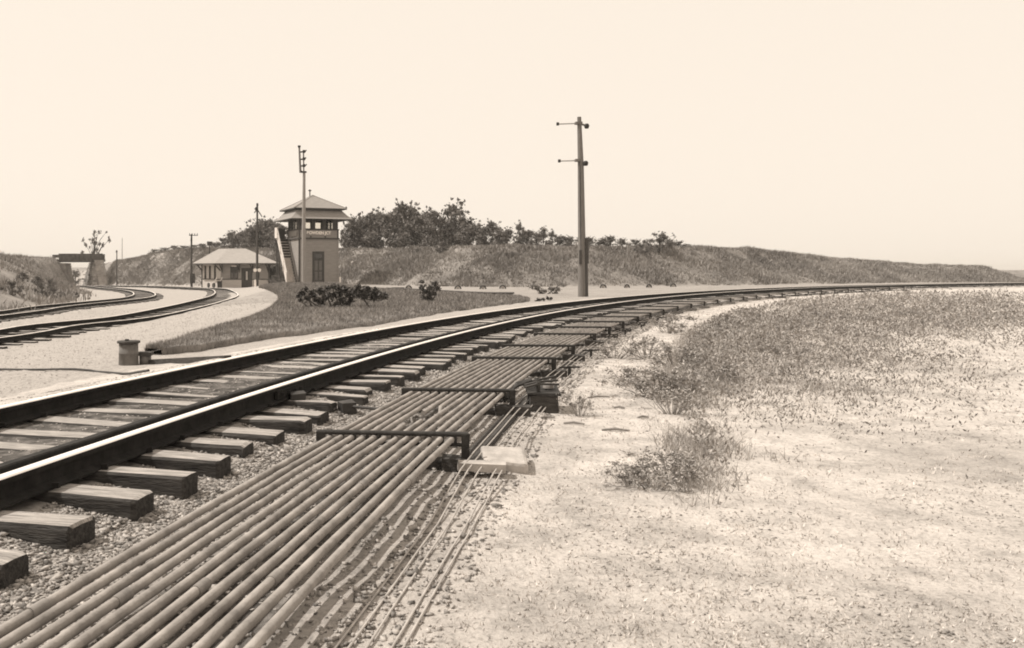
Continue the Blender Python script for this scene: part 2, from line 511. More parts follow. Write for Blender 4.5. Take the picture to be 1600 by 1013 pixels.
n = 150000
t = rng.random(n) ** 2.0
by = y0 + t * 62; bu = rng.random(n)
bu = np.where(rng.random(n) < .12, np.where(rng.random(n) < .5, rng.random(n) * .02, 1 - rng.random(n) * .02), bu)
bl, br = np.interp(by, ly, lX), np.interp(by, ly, rX)
keep = rng.random(n) < np.clip((br - bl) / 7, .05, 1)
by, bu, bl, br = by[keep], bu[keep], bl[keep], br[keep]
bx = bl + (br - bl) * bu
g_ = blades('lawn_grass', bx, by, terrain(bx, by) + .105 * sm(np.minimum(bu, 1 - bu) * 25) + .05 * np.clip((by - y0) / 4, 0, 1) * sm(np.minimum(bu, 1 - bu) * 4), .075 + .0018 * (by - y0), .010 + .0009 * (by - y0), M['grass'], lean=1.0, seed=2)
tag(g_, 'short mown grass covering the wedge of lawn between the tracks', 'grass', kind='stuff')

# ------------------------------------------------------------------ railway tracks
def rail_profile(top_w=.068, h=.14):
    a = top_w / 2
    # (u, z) ring, z=0 at rail head top
    return [(-.066, -h), (.066, -h), (.066, -h + .012), (.012, -h + .03), (.009, -.045), (a, -.036), (a, -.008), (a - .008, 0), (-a + .008, 0), (-a, -.008), (-a, -.036), (-.009, -.045), (-.012, -h + .03), (-.066, -h + .012)]
def sweep_rail(path, name, mats, parent, off, h=.14):
    """path: list of (x,y,z_top); the running surface (and its chamfers) gets material 1"""
    pr = rail_profile(h=h); k = len(pr)
    P = [Vector(p) for p in path]
    vs = []; fs = []; mi = []
    for i, p in enumerate(P):
        d = P[min(i + 1, len(P) - 1)] - P[max(i - 1, 0)]; d.z = 0; d.normalize()
        nrm = Vector((d.y, -d.x, 0))
        for u, z in pr: vs.append(tuple(p + nrm * u + Vector((0, 0, z)) - Vector(off)))
    for i in range(len(P) - 1):
        for j in range(k):
            fs.append((i * k + j, i * k + (j + 1) % k, (i + 1) * k + (j + 1) % k, (i + 1) * k + j))
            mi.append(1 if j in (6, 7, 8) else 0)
    mb = MB(); mb.v = vs; mb.f = fs + [tuple(range(k))[::-1], tuple(range((len(P) - 1) * k, len(P) * k))]
    mb.m = mi + [0, 0]; mb.s = [False] * len(mb.f)
    return mb.build(name, mats, parent)
def tie_mesh(seed, h=.17):
    r = random.Random(seed)
    L = 2.6 + r.uniform(-.10, .12); w = r.uniform(.18, .235)
    xs = [-L / 2, -L / 2 + .022, -L * .3, 0, L * .3, L / 2 - .022, L / 2]
    mb = MB(); ring = []
    for i, x in enumerate(xs):
        e = r.uniform(.005, .014) if i in (0, 6) else 0; x += r.uniform(-.02, .02) if i not in (0, 6) else 0
        ww = w * r.uniform(.94, 1.04) / 2 - e
        dz = r.uniform(-.014, .008) - e * .8
        c = r.uniform(.008, .022)
        ring.append([(x, -ww, -h), (x, ww, -h), (x, ww + r.uniform(-.006, .006), dz - c), (x, ww - c, dz), (x, r.uniform(-.02, .02), dz + .003), (x, -ww + c, dz), (x, -ww + r.uniform(-.006, .006), dz - c)])
    vs = [p for q in ring for p in q]
    for i in range(6):
        for j in range(7):
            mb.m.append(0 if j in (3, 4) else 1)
            mb.f.append((i * 7 + j, i * 7 + (j + 1) % 7, (i + 1) * 7 + (j + 1) % 7, (i + 1) * 7 + j)); mb.s.append(False)
    mb.f += [tuple(range(7))[::-1], tuple(range(42, 49))]; mb.m += [1, 1]; mb.s += [False, False]
    mb.v = vs
    return mb.mesh('tie', [M['tie_top'], M['tie_side']])
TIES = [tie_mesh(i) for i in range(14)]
def arc(r, a): return (CX - r * math.cos(a), CY + r * math.sin(a))      # a grows along the track away from the camera
A0, A1 = math.asin((-5 - CY) / RC), R(88)
RAIL_Z = .33
t0 = arc(RC, math.asin((4 - CY) / RC))
track = empty('railway_track', (t0[0], t0[1], 0), 'nearest railway track sweeping round a sharp curve, bright rails on dark exposed ties', 'railway track')
off = (t0[0], t0[1], 0)
N_ = 240
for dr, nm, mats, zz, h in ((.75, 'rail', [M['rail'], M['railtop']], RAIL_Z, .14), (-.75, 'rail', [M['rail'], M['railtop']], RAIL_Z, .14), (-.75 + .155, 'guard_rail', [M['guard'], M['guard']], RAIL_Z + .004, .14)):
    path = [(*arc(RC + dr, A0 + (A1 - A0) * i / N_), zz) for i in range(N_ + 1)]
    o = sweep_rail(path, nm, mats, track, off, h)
    if nm == 'guard_rail': tag(o, 'dull unpolished guard rail inside the nearer running rail')
na = int((A1 - A0) * RC / .5)
tie_i = 0
SPK = MB()
for i in range(min(na, 292)):
    a = A0 + (i + .5) * .5 / RC + random.uniform(-.03, .03) / RC
    x, y = arc(RC + random.uniform(-.09, .07), a)
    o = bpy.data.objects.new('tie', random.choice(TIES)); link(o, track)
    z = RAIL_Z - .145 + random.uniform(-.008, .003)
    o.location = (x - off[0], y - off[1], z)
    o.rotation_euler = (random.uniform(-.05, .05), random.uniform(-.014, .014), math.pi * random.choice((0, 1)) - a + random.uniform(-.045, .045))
    if y < 26:
        for dr in (-.75, .75):
            for sgn in (-1, 1):
                if dr == -.75 and sgn > 0: continue
                px_, py_ = arc(RC + dr + sgn * .085, a + random.uniform(-.05, .05) / RC)
                SPK.box((px_, py_, RAIL_Z - .118), (.035, .03, .03), jit=.004)
SPK.build('spikes', M['rail'], track, off=off)['kind'] = 'stuff'
# joint bar and bond on the near rail
aj = math.asin((8.05 - CY) / RC)
mb = MB()
p, q = arc(RC - .75 - .035, aj), arc(RC - .75 - .035, aj + .62 / RC)
mb.beam((*p, RAIL_Z - .075), (*q, RAIL_Z - .075), .03, .075)
for k in range(4):
    w = arc(RC - .75 - .06, aj + (.08 + .15 * k) / RC)
    mb.box((w[0], w[1], RAIL_Z - .075), (.03, .03, .03))
mb.build('joint_bar', M['rail'], track, off=off)
mb = MB()
w0, w1 = arc(RC - 1.32, aj + .35 / RC), arc(RC - .86, aj + .3 / RC)
mb.box((*w0, .13), (.12, .16, .10), rz=.3, jit=.01); mb.build('rod_lug', M['iron'], track, off=off)
MB().box((*w1, .20), (.14, .12, .09), rz=.3, jit=.01).build('rod_lug', M['iron'], track, off=off)

def catmull(P, step):
    P = [Vector(p) for p in P]; out = []
    Q = [P[0] * 2 - P[1]] + P + [P[-1] * 2 - P[-2]]
    for i in range(1, len(Q) - 2):
        a, b, c, d = Q[i - 1:i + 3]
        n_ = max(2, int((c - b).length / step))
        for k in range(n_):
            t = k / n_
            out.append(.5 * ((2 * b) + (c - a) * t + (2 * a - 5 * b + 4 * c - d) * t * t + (3 * b - a - 3 * c + d) * t ** 3))
    out.append(P[-1]); return out
def far_track(ctrl, label, tie_rng, tie_drop=.135, lift=.2):
    """ctrl: points of the nearer rail in plan"""
    near = catmull([(x, y, 0) for x, y in ctrl], .8)
    nrm = []
    for i in range(len(near)):
        d = near[min(i + 1, len(near) - 1)] - near[max(i - 1, 0)]; d.normalize(); nrm.append(Vector((-d.y, d.x, 0)))
    far = [p + n_ * 1.5 for p, n_ in zip(near, nrm)]
    mid = [(p + q) / 2 for p, q in zip(near, far)]
    zz = zbase(np.array([p.x for p in mid]), np.array([p.y for p in mid])) + lift
    base = near[0]
    e = empty('railway_track', (base.x, base.y, float(zz[0]) - lift), label, 'railway track')
    of = (base.x, base.y, float(zz[0]) - lift)
    for L_ in (near, far):
        sweep_rail([(p.x, p.y, float(z)) for p, z in zip(L_, zz)], 'rail', [M['rail'], M['railtop']], e, of)
    acc = 0; cnt = 0
    for i in range(1, len(mid)):
        acc += (mid[i] - mid[i - 1]).length
        if acc > .6 and cnt < 290:
            acc = 0; cnt += 1
            o = bpy.data.objects.new('tie', random.choice(TIES)); link(o, e)
            o.location = (mid[i].x - of[0], mid[i].y - of[1], float(zz[i]) - of[2] - tie_drop - random.uniform(0, .02))
            o.rotation_euler = (0, 0, math.atan2(nrm[i].y, nrm[i].x) + random.uniform(-.03, .03))
    return e
T2 = [(-9.9, 8), (-9.6, 16)] + [tuple(gp(*p, .2).xy) for p in [(47, 521), (125, 507), (240, 491), (300, 478), (345, 467), (372, 457.5)]] + [(-11.6, 81.5), (-15.6, 90), (-24, 104.5), (-33.5, 122), (-40.3, 136), (-46.2, 150.5), (-52.5, 170)]
far_track(T2, 'middle railway track bending left in front of the small station', None)
T3 = [(-13.0, 8), (-13.2, 22)] + [tuple(gp(*p, .2).xy) for p in [(47, 487), (115, 477), (232, 464.5)]] + [(-15.6, 69), (-19.4, 80), (-25, 92), (-31.3, 107), (-37.4, 122), (-41.8, 134.5)]
far_track(T3, 'farthest left railway track curving below the brushy bank to the bridge', None)

# ------------------------------------------------------------------ ballast stones (stuff)
def stones(name, X, Y, Z, Sz, seed, mt='stone'):
    r = np.random.default_rng(seed)
    base = np.array([(1, 0, 0), (-1, 0, 0), (0, 1, 0), (0, -1, 0), (0, 0, .8), (0, 0, -1), (.8, .7, .5), (-.75, .75, .45), (.7, -.8, .45), (-.8, -.7, .5)], float)
    fc = np.array([(4, 0, 6), (6, 0, 2), (4, 6, 2), (4, 2, 7), (7, 2, 1), (4, 7, 1), (4, 1, 9), (9, 1, 3), (4, 9, 3), (4, 3, 8), (8, 3, 0), (4, 8, 0), (5, 2, 0), (5, 1, 2), (5, 3, 1), (5, 0, 3)])
    n = len(X)
    P = base[None] * r.uniform(.55, 1.25, (n, 10, 1)) * (np.stack([r.uniform(.7, 1.3, n), r.uniform(.6, 1.1, n), r.uniform(.45, .85, n)], 1) * Sz[:, None])[:, None, :]
    a = r.uniform(0, 6.283, n); c, s_ = np.cos(a)[:, None], np.sin(a)[:, None]
    tlt = r.normal(0, .35, n)[:, None]
    x, y, z = P[..., 0], P[..., 1], P[..., 2]
    x, z = x * np.cos(tlt) - z * np.sin(tlt), x * np.sin(tlt) + z * np.cos(tlt)
    P = np.stack([x * c - y * s_ + X[:, None], x * s_ + y * c + Y[:, None], z + Z[:, None]], 2)
    FF = (fc[None] + (np.arange(n) * 10)[:, None, None]).reshape(-1, 3)
    return link(bpy.data.objects.new(name, np_mesh(name, P.reshape(-1, 3), FF, M[mt])))
n = 120000
sy = 2.0 + 24 * rng.random(n) ** 2.0
ang = np.arcsin((sy - CY) / (RC - 1.8))
rh = rng.normal(-1.75, .62, n)
keep = (rh > -3.1) & (rh < -.85) & ((rh > -1.82) | (rng.random(n) < np.where(rh < -2.68, .7, .15)))
rr = RC + rh
sx = CX - rr * np.cos(ang); sy2 = CY + rr * np.sin(ang)
sx, sy2 = sx[keep], sy2[keep]
ssz = .006 + .010 * rng.random(len(sx)) ** 2 + .0006 * sy2
big = rng.random(len(sx)) < .012; ssz = np.where(big, ssz * 2.0, ssz)
tag(stones('ballast_stones', sx, sy2, terrain(sx, sy2) + ssz * .2, ssz, 5), 'loose pale ballast stones between the tie ends and the pipes', 'gravel', kind='stuff')
# stones lying in the cribs and along the left gravel
n = 9000
sy = 2 + 30 * rng.random(n) ** 1.8; rh = rng.uniform(-.55, 1.9, n); ang = np.arcsin((sy - CY) / RC)
sx = CX - (RC + rh) * np.cos(ang); sy2 = CY + (RC + rh) * np.sin(ang)
n = 9000
s3y = 9 + 34 * rng.random(n) ** 1.5; s3x = -3.6 - rng.random(n) * 9
sx = np.concatenate([sx, s3x]); sy2 = np.concatenate([sy2, s3y])
k = ~on_lawn(sx, sy2); sx, sy2 = sx[k], sy2[k]
ssz = .005 + .008 * rng.random(len(sx)) ** 2 + .0003 * sy2
tag(stones('path_gravel', sx, sy2, terrain(sx, sy2) + ssz * .05, ssz, 6, 'path_stone'), 'scattered small gravel on the track bed and the path', 'gravel', kind='stuff')

n = 26000
py_ = 3 + 26 * rng.random(n) ** 1.8; px_ = (rng.uniform(560, 1720, n) - PX0) / F * py_
rho_ = np.hypot(px_ - CX, py_ - CY) - RC
k = (rho_ < -2.9) & (rng.random(n) < np.clip(vnoise(px_ * 1.5, py_ * 1.5) * 1.6 - .3, .05, 1)); px_, py_ = px_[k], py_[k]
ssz = .003 + .007 * rng.random(len(px_)) ** 3 + .0004 * py_
tag(stones('sand_pebbles', px_, py_, terrain(px_, py_) + ssz * .1, ssz, 8, 'path_stone'), 'fine pebbles strewn over the sandy ground', 'gravel', kind='stuff')

# ------------------------------------------------------------------ signal pipe run
BARS = [-.4, 1.9, 5.97, 8.11, 11.06, 12.86, 15.2, 17.0, 18.8, 20.8, 22.6, 24.5, 26.6]
RL, RRt = 107.49, 106.60
PZ = .235
def aY(r, y): return math.asin((y - CY) / r)
while len(BARS) < 30:
    BARS.append(BARS[-1] + 2.05 - .03 * (len(BARS) - 12))
NP = 12
def r_of(i): return RL - .02 - (RL - RRt - .05) * (i + .35) / (NP - .3)
aP0, aP1 = aY(RL, -1.5), aY(RL, BARS[-1] + .5)
for i in range(NP):
    r_ = r_of(i)
    lab = 'long iron signal pipe beside the track, ' + ('nearest the rails' if i == 0 else 'farthest from the rails' if i == NP - 1 else ORD[i] + ' from the rails')
    if i == 5: lab = 'broken signal pipe with an open end just past the nearest large carrier'
    if i == 6: lab = 'signal pipe with a cranked bend dropping down between two carriers'
    if i == 5: lab = 'signal pipe interrupted by a gap with one open end, sixth from the rails'
    if i == 6: lab = 'signal pipe with a cranked downward bend, seventh from the rails'
    b = arc(r_, aY(r_, 4))
    e = empty('signal_pipe', (b[0], b[1], PZ), lab, 'pipe', group='signal pipes running side by side along the track')
    of = (b[0], b[1], PZ)
    def seg(a, c, tail=None, head=None):
        m_ = max(6, int((c - a) * r_ / .35))
        pts = [Vector((*arc(r_, a + (c - a) * k / m_), PZ + .003 * math.sin(k * .5 + i * 2.1) + .001 * math.sin(k * 2.3 + i))) for k in range(m_ + 1)]
        if head: pts = head + pts
        if tail: pts = pts + tail
        MB().tube(pts, .0185, 10).build('pipe_length', M['pipe'], e, off=of)
    if i == 5:
        seg(aP0, aY(r_, 6.42)); seg(aY(r_, 7.0), aP1)
        o5 = Vector((*arc(r_, aY(r_, 6.42)), PZ))
        MB().lathe([(.024, -.001), (.024, .004), (.012, .004)], (0, 0, 0), 12)
    elif i == 6:
        a6 = aY(r_, 7.28)
        h0 = Vector((*arc(r_, a6 - .05 / r_), PZ - .10)); h1 = Vector((*arc(r_, a6 - .10 / r_), PZ - .19)); h2 = Vector((*arc(r_, a6 - .42 / r_), PZ - .20))
        seg(a6, aP1, head=[h2, h1, h0])
        seg(aP0, aY(r_, 6.62))
    else:
        seg(aP0, aP1)
    # couplings
    for yy in np.arange(2.9 + (i * 2.9) % 4.3, 26, 4.3):
        if i in (5, 6) and 6 < yy < 8.2: continue
        a_ = aY(r_, yy)
        MB().tube([(*arc(r_, a_), PZ), (*arc(r_, a_ + .09 / r_), PZ)], .0228, 10).build('coupling', M['coupling'], e, off=of)

for k, yb in enumerate(BARS):
    L_ = Vector((*arc(RL + .04, aY(RL, yb)), PZ)); R_ = Vector((*arc(RRt - .05, aY(RRt, yb - .07)), PZ))
    d = (R_ - L_); d.normalize()
    if k < 2: lab = 'iron carrier bar across the pipes, in the foreground below the two large ones' if k else 'iron carrier bar across the pipes, closest to the camera'
    else: lab = 'iron carrier bar across the run of pipes, %s from the front' % ORD[k]
    e = empty('pipe_carrier', (L_.x, L_.y, 0), lab, 'pipe carrier', group='carrier bars holding the signal pipes')
    of = (L_.x, L_.y, 0)
    MB().tube([L_ + Vector((0, 0, .034)), R_ + Vector((0, 0, .034))], .017, 7).build('top_bar', M['bar'], e, off=of)
    MB().tube([L_ + Vector((0, 0, -.034)), R_ + Vector((0, 0, -.034))], .012, 6).build('roller_bar', M['bar'], e, off=of)
    if yb < 20:
        for i in range(NP + 1):
            p = L_.lerp(R_, (i + .02) / (NP + .04))
            MB().box((p.x, p.y, PZ + .008), (.02, .026, .062), rz=math.atan2(d.y, d.x)).build('divider', M['bar'], e, off=of)
    for j, p in enumerate((L_.lerp(R_, .03), R_.lerp(L_, .02))):
        gz = tz(p.x, p.y)
        MB().beam((p.x, p.y, PZ + .03), (p.x, p.y, gz - .08), .03, .05).build('leg', M['bar'], e, off=of)
        MB().box((p.x, p.y, gz + .0), (.30, .16, .16 if j else .06), rz=math.atan2(d.y, d.x), jit=.01).build('foundation', M['darkwood'], e, off=of)
    if 3 < yb < 30:
        # dark timber sill under the field-side end
        q0, q1 = R_.lerp(L_, .35), R_ + d * .12
        MB().beam((q0.x, q0.y + .06, .02), (q1.x, q1.y + .06, .02), .16, .14).build('sill', M['darkwood'], e, off=of)

# dark timber trunking lying below the field edge of the pipes
mb = MB()
pts = [Vector((*arc(RRt - .02, aY(RRt, y)), -.01)) for y in np.arange(6.2, 30, .8)]
e = None
for i in range(len(pts) - 1):
    pass
tb = empty('timber_beam', pts[0], 'dark timbers lying end to end beneath the field edge of the pipe run', 'timber')
for i in range(0, len(pts) - 3, 3):
    MB().beam(pts[i], pts[i].lerp(pts[i + 3], .93), .13, .15).build('timber', M['darkwood'], tb, off=pts[0])

# signal wires beside the pipes
WR = [106.505, 106.475, 106.43, 106.355, 106.325]
for i, r_ in enumerate(WR):
    pts = []
    for y in np.arange(1.0, 40, .45):
        a_ = aY(r_, y); wob = .004 * math.sin(y * .9 + i * 1.7) + .006 * math.sin(y * .33 + i * 1.3)
        x_, y_ = arc(r_ + wob - .002 * y * (i - 2), a_)
        sag = .008 * math.cos((y - 5.9) * 2 * math.pi / 2.3 + i)
        pts.append((x_, y_, max(.13 - .09 * (y < 5.6) * min(1, (5.6 - y) / 1.2) + sag * .6 - .008 * i, tz(x_, y_) + .010)))
    b = pts[10]
    o = MB().tube(pts, .0052, 5).build('signal_wire', M['wire'], off=b, loc=b)
    tag(o, 'thin pale signal wire right of the pipes, ' + ['closest to them', 'second closest to them', 'in the middle of the five', 'second from the open ground', 'nearest the open ground'][i], 'wire', group='signal wires beside the pipe run')
# wire stakes
for k, y in enumerate([10.9, 13.2, 15.4, 17.6, 19.9, 22.4]):
    p = arc(106.38, aY(106.38, y)); z = tz(*p)
    e = empty('wire_stake', (p[0], p[1], z), 'short iron stake carrying the signal wires, %s from the front' % ORD[k], 'stake', group='stakes under the signal wires')
    MB().box((0, 0, .04), (.03, .04, .2)).build('post', M['bar'], e)
    MB().beam((-.12, .02, .12), (.12, -.02, .13), .02, .02).build('crosspiece', M['bar'], e)

# pale concrete block
p0 = gp(768, 742, 0)
e = MB()
blk = MB()
blk.box((0, 0, .03), (.30, .38, .17), jit=.022); 
o = blk.build('concrete_block', M['concrete'], loc=(1.0, 6.0, 0)); o.rotation_euler = (.03, 0.02, -.12)
bv = o.modifiers.new('bevel', 'BEVEL'); bv.width = .025; bv.segments = 2
tag(o, 'pale square concrete block just right of the nearest large carrier', 'block')
o = MB().box((0, 0, .0), (.30, .12, .05), jit=.008).build('plank', M['concrete'], loc=(.80, 5.70, .105)); o.rotation_euler = (0, 0.03, -.06)
tag(o, 'pale flat board bridging from the pipes to the concrete block', 'board')

# crank stand: timber box with bell-crank mechanism
p = gp(848, 640)
e = empty('crank_stand', (p.x, p.y, tz(p.x, p.y)), 'dark timber box topped with iron cranks beside the wires', 'crank stand', rz=-.15)
for k in range(3):
    MB().box((0, -.155 + k * .155, .07), (.26, .15, .18), jit=.01).build('plank', M['darkwood'], e)
MB().box((.0, 0, .17), (.30, .5, .025), jit=.008).build('base_plate', M['bar'], e)
for k in range(3):
    mb = MB(); y = -.15 + .15 * k
    mb.tube([(-.05, y, .18), (-.05, y, .27)], .02, 8); mb.beam((-.05, y, .25), (.14, y + .08, .24 + .02 * k), .03, .018); mb.beam((-.05, y, .25), (-.17, y - .1, .23), .03, .018)
    mb.build('bell_crank', M['iron'], e)
mb = MB()
for k in range(4): mb.tube([(-.42 + .03 * k, -.5, .13), (-.24, -.1 + .08 * k, .22), (-.1, .1 + .03 * k, .25)], .012, 6)
mb.build('link_rods', M['bar'], e)
mb = MB(); mb.lathe([(0, .05), (.035, .045), (.05, .02), (.052, 0)], (.05, -.02, .20), 12); mb.build('bearing_cap', M['coupling'], e)

# rod from rail joint to pipes, wires on the left
a0, a1 = arc(RC - 1.32, aj + .35 / RC), arc(RL, aj + .1 / RC)
o = MB().tube([(0, 0, 0), (a1[0] - a0[0], a1[1] - a0[1], .02)], .014, 8).build('connecting_rod', M['iron'], loc=(*a0, .14))
tag(o, 'thin dark rod reaching from the rail joint across to the pipes', 'rod')

# small lidded drum, its box and trunking
p = gp(201, 570.5)
e = empty('metal_drum', (p.x, p.y, tz(p.x, p.y)), 'small lidded metal drum standing on the gravel beyond the far rail', 'drum')
MB().lathe([(0, -.04), (.137, -.04), (.140, .0), (.137, .16), (.141, .165), (.141, .18), (.136, .185), (.134, .31), (0, .315)], n=28).build('drum_body', M['drum'], e)
MB().lathe([(0, .315), (.155, .315), (.162, .318), (.163, .345), (.156, .35), (0, .352)], n=28).build('lid', M['darkwood'], e)
MB().box((-.01, -.05, .36), (.05, .04, .03)).build('lid_knob', M['iron'], e)
o2 = gp(226, 569)
e2 = empty('junction_box', (o2.x + .01, o2.y, tz(o2.x, o2.y)), 'small squat iron box tucked against the right of the metal drum', 'box')
MB().lathe([(0, -.03), (.085, -.03), (.085, .12), (0, .125)], n=16).build('box_body', M['drum'], e2)
MB().box((0, 0, .145), (.20, .18, .05)).build('cap', M['darkwood'], e2)
q0, q1 = gp(236, 566), gp(356, 560)
o = MB().beam((.09, 0, .01), (q1.x - o2.x, q1.y - o2.y, tz(q1.x, q1.y) - tz(o2.x, o2.y) - .015), .12, .10).build('timber_trunking', M['darkwood'], loc=(o2.x, o2.y, tz(o2.x, o2.y)))
tag(o, 'low dark timber trunking running from the drum to the far rail', 'timber')
pts = [gp(x, y) for x, y in [(-20, 579), (48, 580), (140, 581), (232, 582)]]
pts = catmull([Vector((q.x, q.y, tz(q.x, q.y) + .012)) for q in pts], .3)
pts = [Vector((q.x, q.y, float(zbase(np.array([q.x]), np.array([q.y]))[0]) + .018)) for q in pts]
b = pts[0].copy()
o = MB().tube(pts, .016, 6).build('ground_pipe', M['iron'], off=b, loc=b)
tag(o, 'thin dark pipe lying on the gravel left of the far rail', 'pipe')

# ------------------------------------------------------------------ signal tower
def lap_wall(P, Q, z0, z1, step=.14, lap=.018):
    """lapped board siding: a saw-tooth face from P to Q (2D), outward to the right of PQ"""
    P, Q = Vector(P), Vector(Q)
    d = (Q - P).normalized(); nrm = Vector((d.y, -d.x))
    mb = MB(); n_ = max(1, round((z1 - z0) / step))
    for i in range(n_):
        a, c = z0 + (z1 - z0) * i / n_, z0 + (z1 - z0) * (i + 1) / n_
        o_ = nrm * lap
        v = [(P.x, P.y, a), (Q.x, Q.y, a), (Q.x + o_.x, Q.y + o_.y, a), (P.x + o_.x, P.y + o_.y, a), (Q.x, Q.y, c), (P.x, P.y, c)]
        mb.add(v, [(0, 1, 2, 3), (3, 2, 4, 5)])
    return mb
def hip(mb, poly0, z0, poly1, z1, mi=0):
    """ring between two same-length polygons"""
    n_ = len(poly0)
    v = [(x, y, z0) for x, y in poly0] + [(x, y, z1) for x, y in poly1]
    mb.add(v, [(i, (i + 1) % n_, n_ + (i + 1) % n_, n_ + i) for i in range(n_)], mi)

W = 3.74
tx, ty = -5.18, 82.0
TR = R(20)
gz0 = tz(tx + 1.2, ty + 2)
tw = empty('signal_tower', (tx, ty, 0), 'two storey wooden signal tower with double hipped roof and outside stair', 'signal tower', rz=TR)
Z1, Z2, Z3, Z4 = 4.19, 5.03, 6.06, 8.38      # belt, sill, window head, apex
C4 = [(0, 0), (W, 0), (W, W), (0, W)]
for i in range(4):
    P, Q = C4[i], C4[(i + 1) % 4]
    o = lap_wall(P, Q, .25, Z1, .15).build('wall', M['siding'], tw)
    o = lap_wall(P, Q, Z1 + .12, Z2, .15, .014).build('frieze_wall', M['siding'], tw)
MB().box((W / 2, W / 2, 0.0), (W + .12, W + .12, .5)).build('foundation', M['concrete'], tw)
for (x, y) in C4:
    MB().box((x, y, (Z1 + .25) / 2), (.13, .13, Z1 - .25)).build('corner_board', M['trim'] if (x, y) == (0, 0) else M['siding'], tw)
    MB().box((x, y, (Z1 + .12 + Z2) / 2), (.12, .12, Z2 - Z1 - .12)).build('corner_board', M['trim'], tw)
MB().box((W / 2, W / 2, Z1 + .06), (W + .26, W + .26, .12)).build('belt_trim', M['trim'], tw)
MB().box((W / 2, W / 2, Z2 + .05), (W + .2, W + .2, .10)).build('sill_trim', M['trim'], tw)
MB().box((W / 2, W / 2, Z3 + .09), (W + .16, W + .16, .16)).build('head_beam', M['trim'], tw)
MB().box((W / 2, W / 2, Z2 - .02), (W - .1, W - .1, .03)).build('floor', M['darkwood'], tw)
# upper storey posts, sashes and panes
for i in range(4):
    P, Q = Vector(C4[i]), Vector(C4[(i + 1) % 4])
    d = (Q - P).normalized(); ang_ = math.atan2(d.y, d.x); nrm = Vector((d.y, -d.x))
    wins = [(.48, 1.2), (1.52, 2.24), (2.56, 3.28)] if i in (0, 2) else [(.3, 1.06), (1.26, 1.98), (2.18, 2.9)]
    edges = [0.0] + [q for w_ in wins for q in w_] + [W]
    for a_, b_ in zip(edges[0::2], edges[1::2]):
        c = P + d * ((a_ + b_) / 2) - nrm * .05
        MB().box((c.x, c.y, (Z2 + .1 + Z3 + .01) / 2), (b_ - a_, .12, Z3 - Z2 - .09), rz=ang_).build('window_post', M['trim'], tw)
    for a_, b_ in wins:
        c = P + d * ((a_ + b_) / 2) - nrm * .06
        zc = (Z2 + .1 + Z3 + .01) / 2; hh = Z3 - Z2 - .09
        fr = MB()
        for s_ in (-1, 1):
            q = c + d * s_ * ((b_ - a_) / 2 - .02)
            fr.box((q.x, q.y, zc), (.04, .05, hh), rz=ang_)
            fr.box((c.x, c.y, zc + s_ * (hh / 2 - .02)), (b_ - a_ - .08, .05, .04), rz=ang_)
        fo = fr.build('window', M['trim'], tw)
        if i in (1, 3):
            br_ = MB(); br_.box((c.x, c.y, zc), (.03, .04, hh - .08), rz=ang_); br_.box((c.x, c.y, zc), (b_ - a_ - .08, .038, .03), rz=ang_); br_.build('glazing_bar', M['trim'], fo)
        MB().box((c.x, c.y, zc), (b_ - a_ - .07, .006, hh - .07), rz=ang_).build('pane', M['glass'], fo)
# name board: white letters on the frieze
def text_obj(body, size, loc, rot, material, parent, depth=.012, name='lettering'):
    cu = bpy.data.curves.new(name, 'FONT'); cu.body = body; cu.size = size; cu.extrude = depth; cu.align_x = 'CENTER'; cu.align_y = 'CENTER'
    cu.offset = .018
    t_ = bpy.data.objects.new(name, cu); COL.objects.link(t_)
    bpy.context.view_layer.update()
    me_ = bpy.data.meshes.new_from_object(t_.evaluated_get(bpy.context.evaluated_depsgraph_get()))
    bpy.data.objects.remove(t_)
    me_.materials.clear(); me_.materials.append(material)
    o_ = bpy.data.objects.new(name, me_); link(o_, parent); o_.location = loc; o_.rotation_euler = rot
    return o_
nb = MB().box((1.86, -.045, Z1 + .56), (1.95, .04, .50)).build('name_board', M['siding'], tw)
text_obj('BOWDEN JCT', .37, (1.86, -.07, Z1 + .57), (R(90), 0, 0), M['white'], nb)
for s_ in (1.1, 2.5): MB().box((s_, -.05, Z1 + .22), (.1, .06, .18)).build('bracket', M['soffit'], tw)
fb = MB()
fb.box((-.035, 1.5, Z1 + .25), (.03, 1.9, .05)); fb.box((-.035, .6, Z1 + .48), (.03, .05, .45)); fb.build('panel_moulding', M['soffit'], tw)
# lower skirt roof and upper hipped roof
def sq(o_): return [(-o_, -o_), (W + o_, -o_), (W + o_, W + o_), (-o_, W + o_)]
mb = MB()
hip(mb, sq(1.12), 6.02, sq(.72), 6.33); hip(mb, sq(.72), 6.33, sq(.30), 6.82)
mb.build('skirt_roof', M['roof'], tw)
mb = MB(); hip(mb, sq(1.12), 5.96, sq(1.12), 6.02); mb.build('skirt_fascia', M['trim'], tw)
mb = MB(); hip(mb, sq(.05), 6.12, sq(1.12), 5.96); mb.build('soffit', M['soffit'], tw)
mb = MB(); hip(mb, sq(.28), 6.80, sq(.28), 6.98); mb.build('roof_neck', M['trim'], tw)
mb = MB(); c = W / 2; hip(mb, sq(.66), 7.02, [(c - .06, c), (c + .06, c), (c + .06, c + .02), (c - .06, c + .02)], Z4); mb.build('upper_roof', M['roof'], tw)
mb = MB(); hip(mb, sq(.26), 6.96, sq(.66), 6.92); hip(mb, sq(.66), 6.92, sq(.67), 7.02); mb.build('upper_fascia', M['trim'], tw)
mb = MB()
for x, y in sq(.66): mb.beam((x, y, 7.04), (c, c, Z4 + .01), .09, .05)
mb.build('hip_cap', M['roof2'], tw)
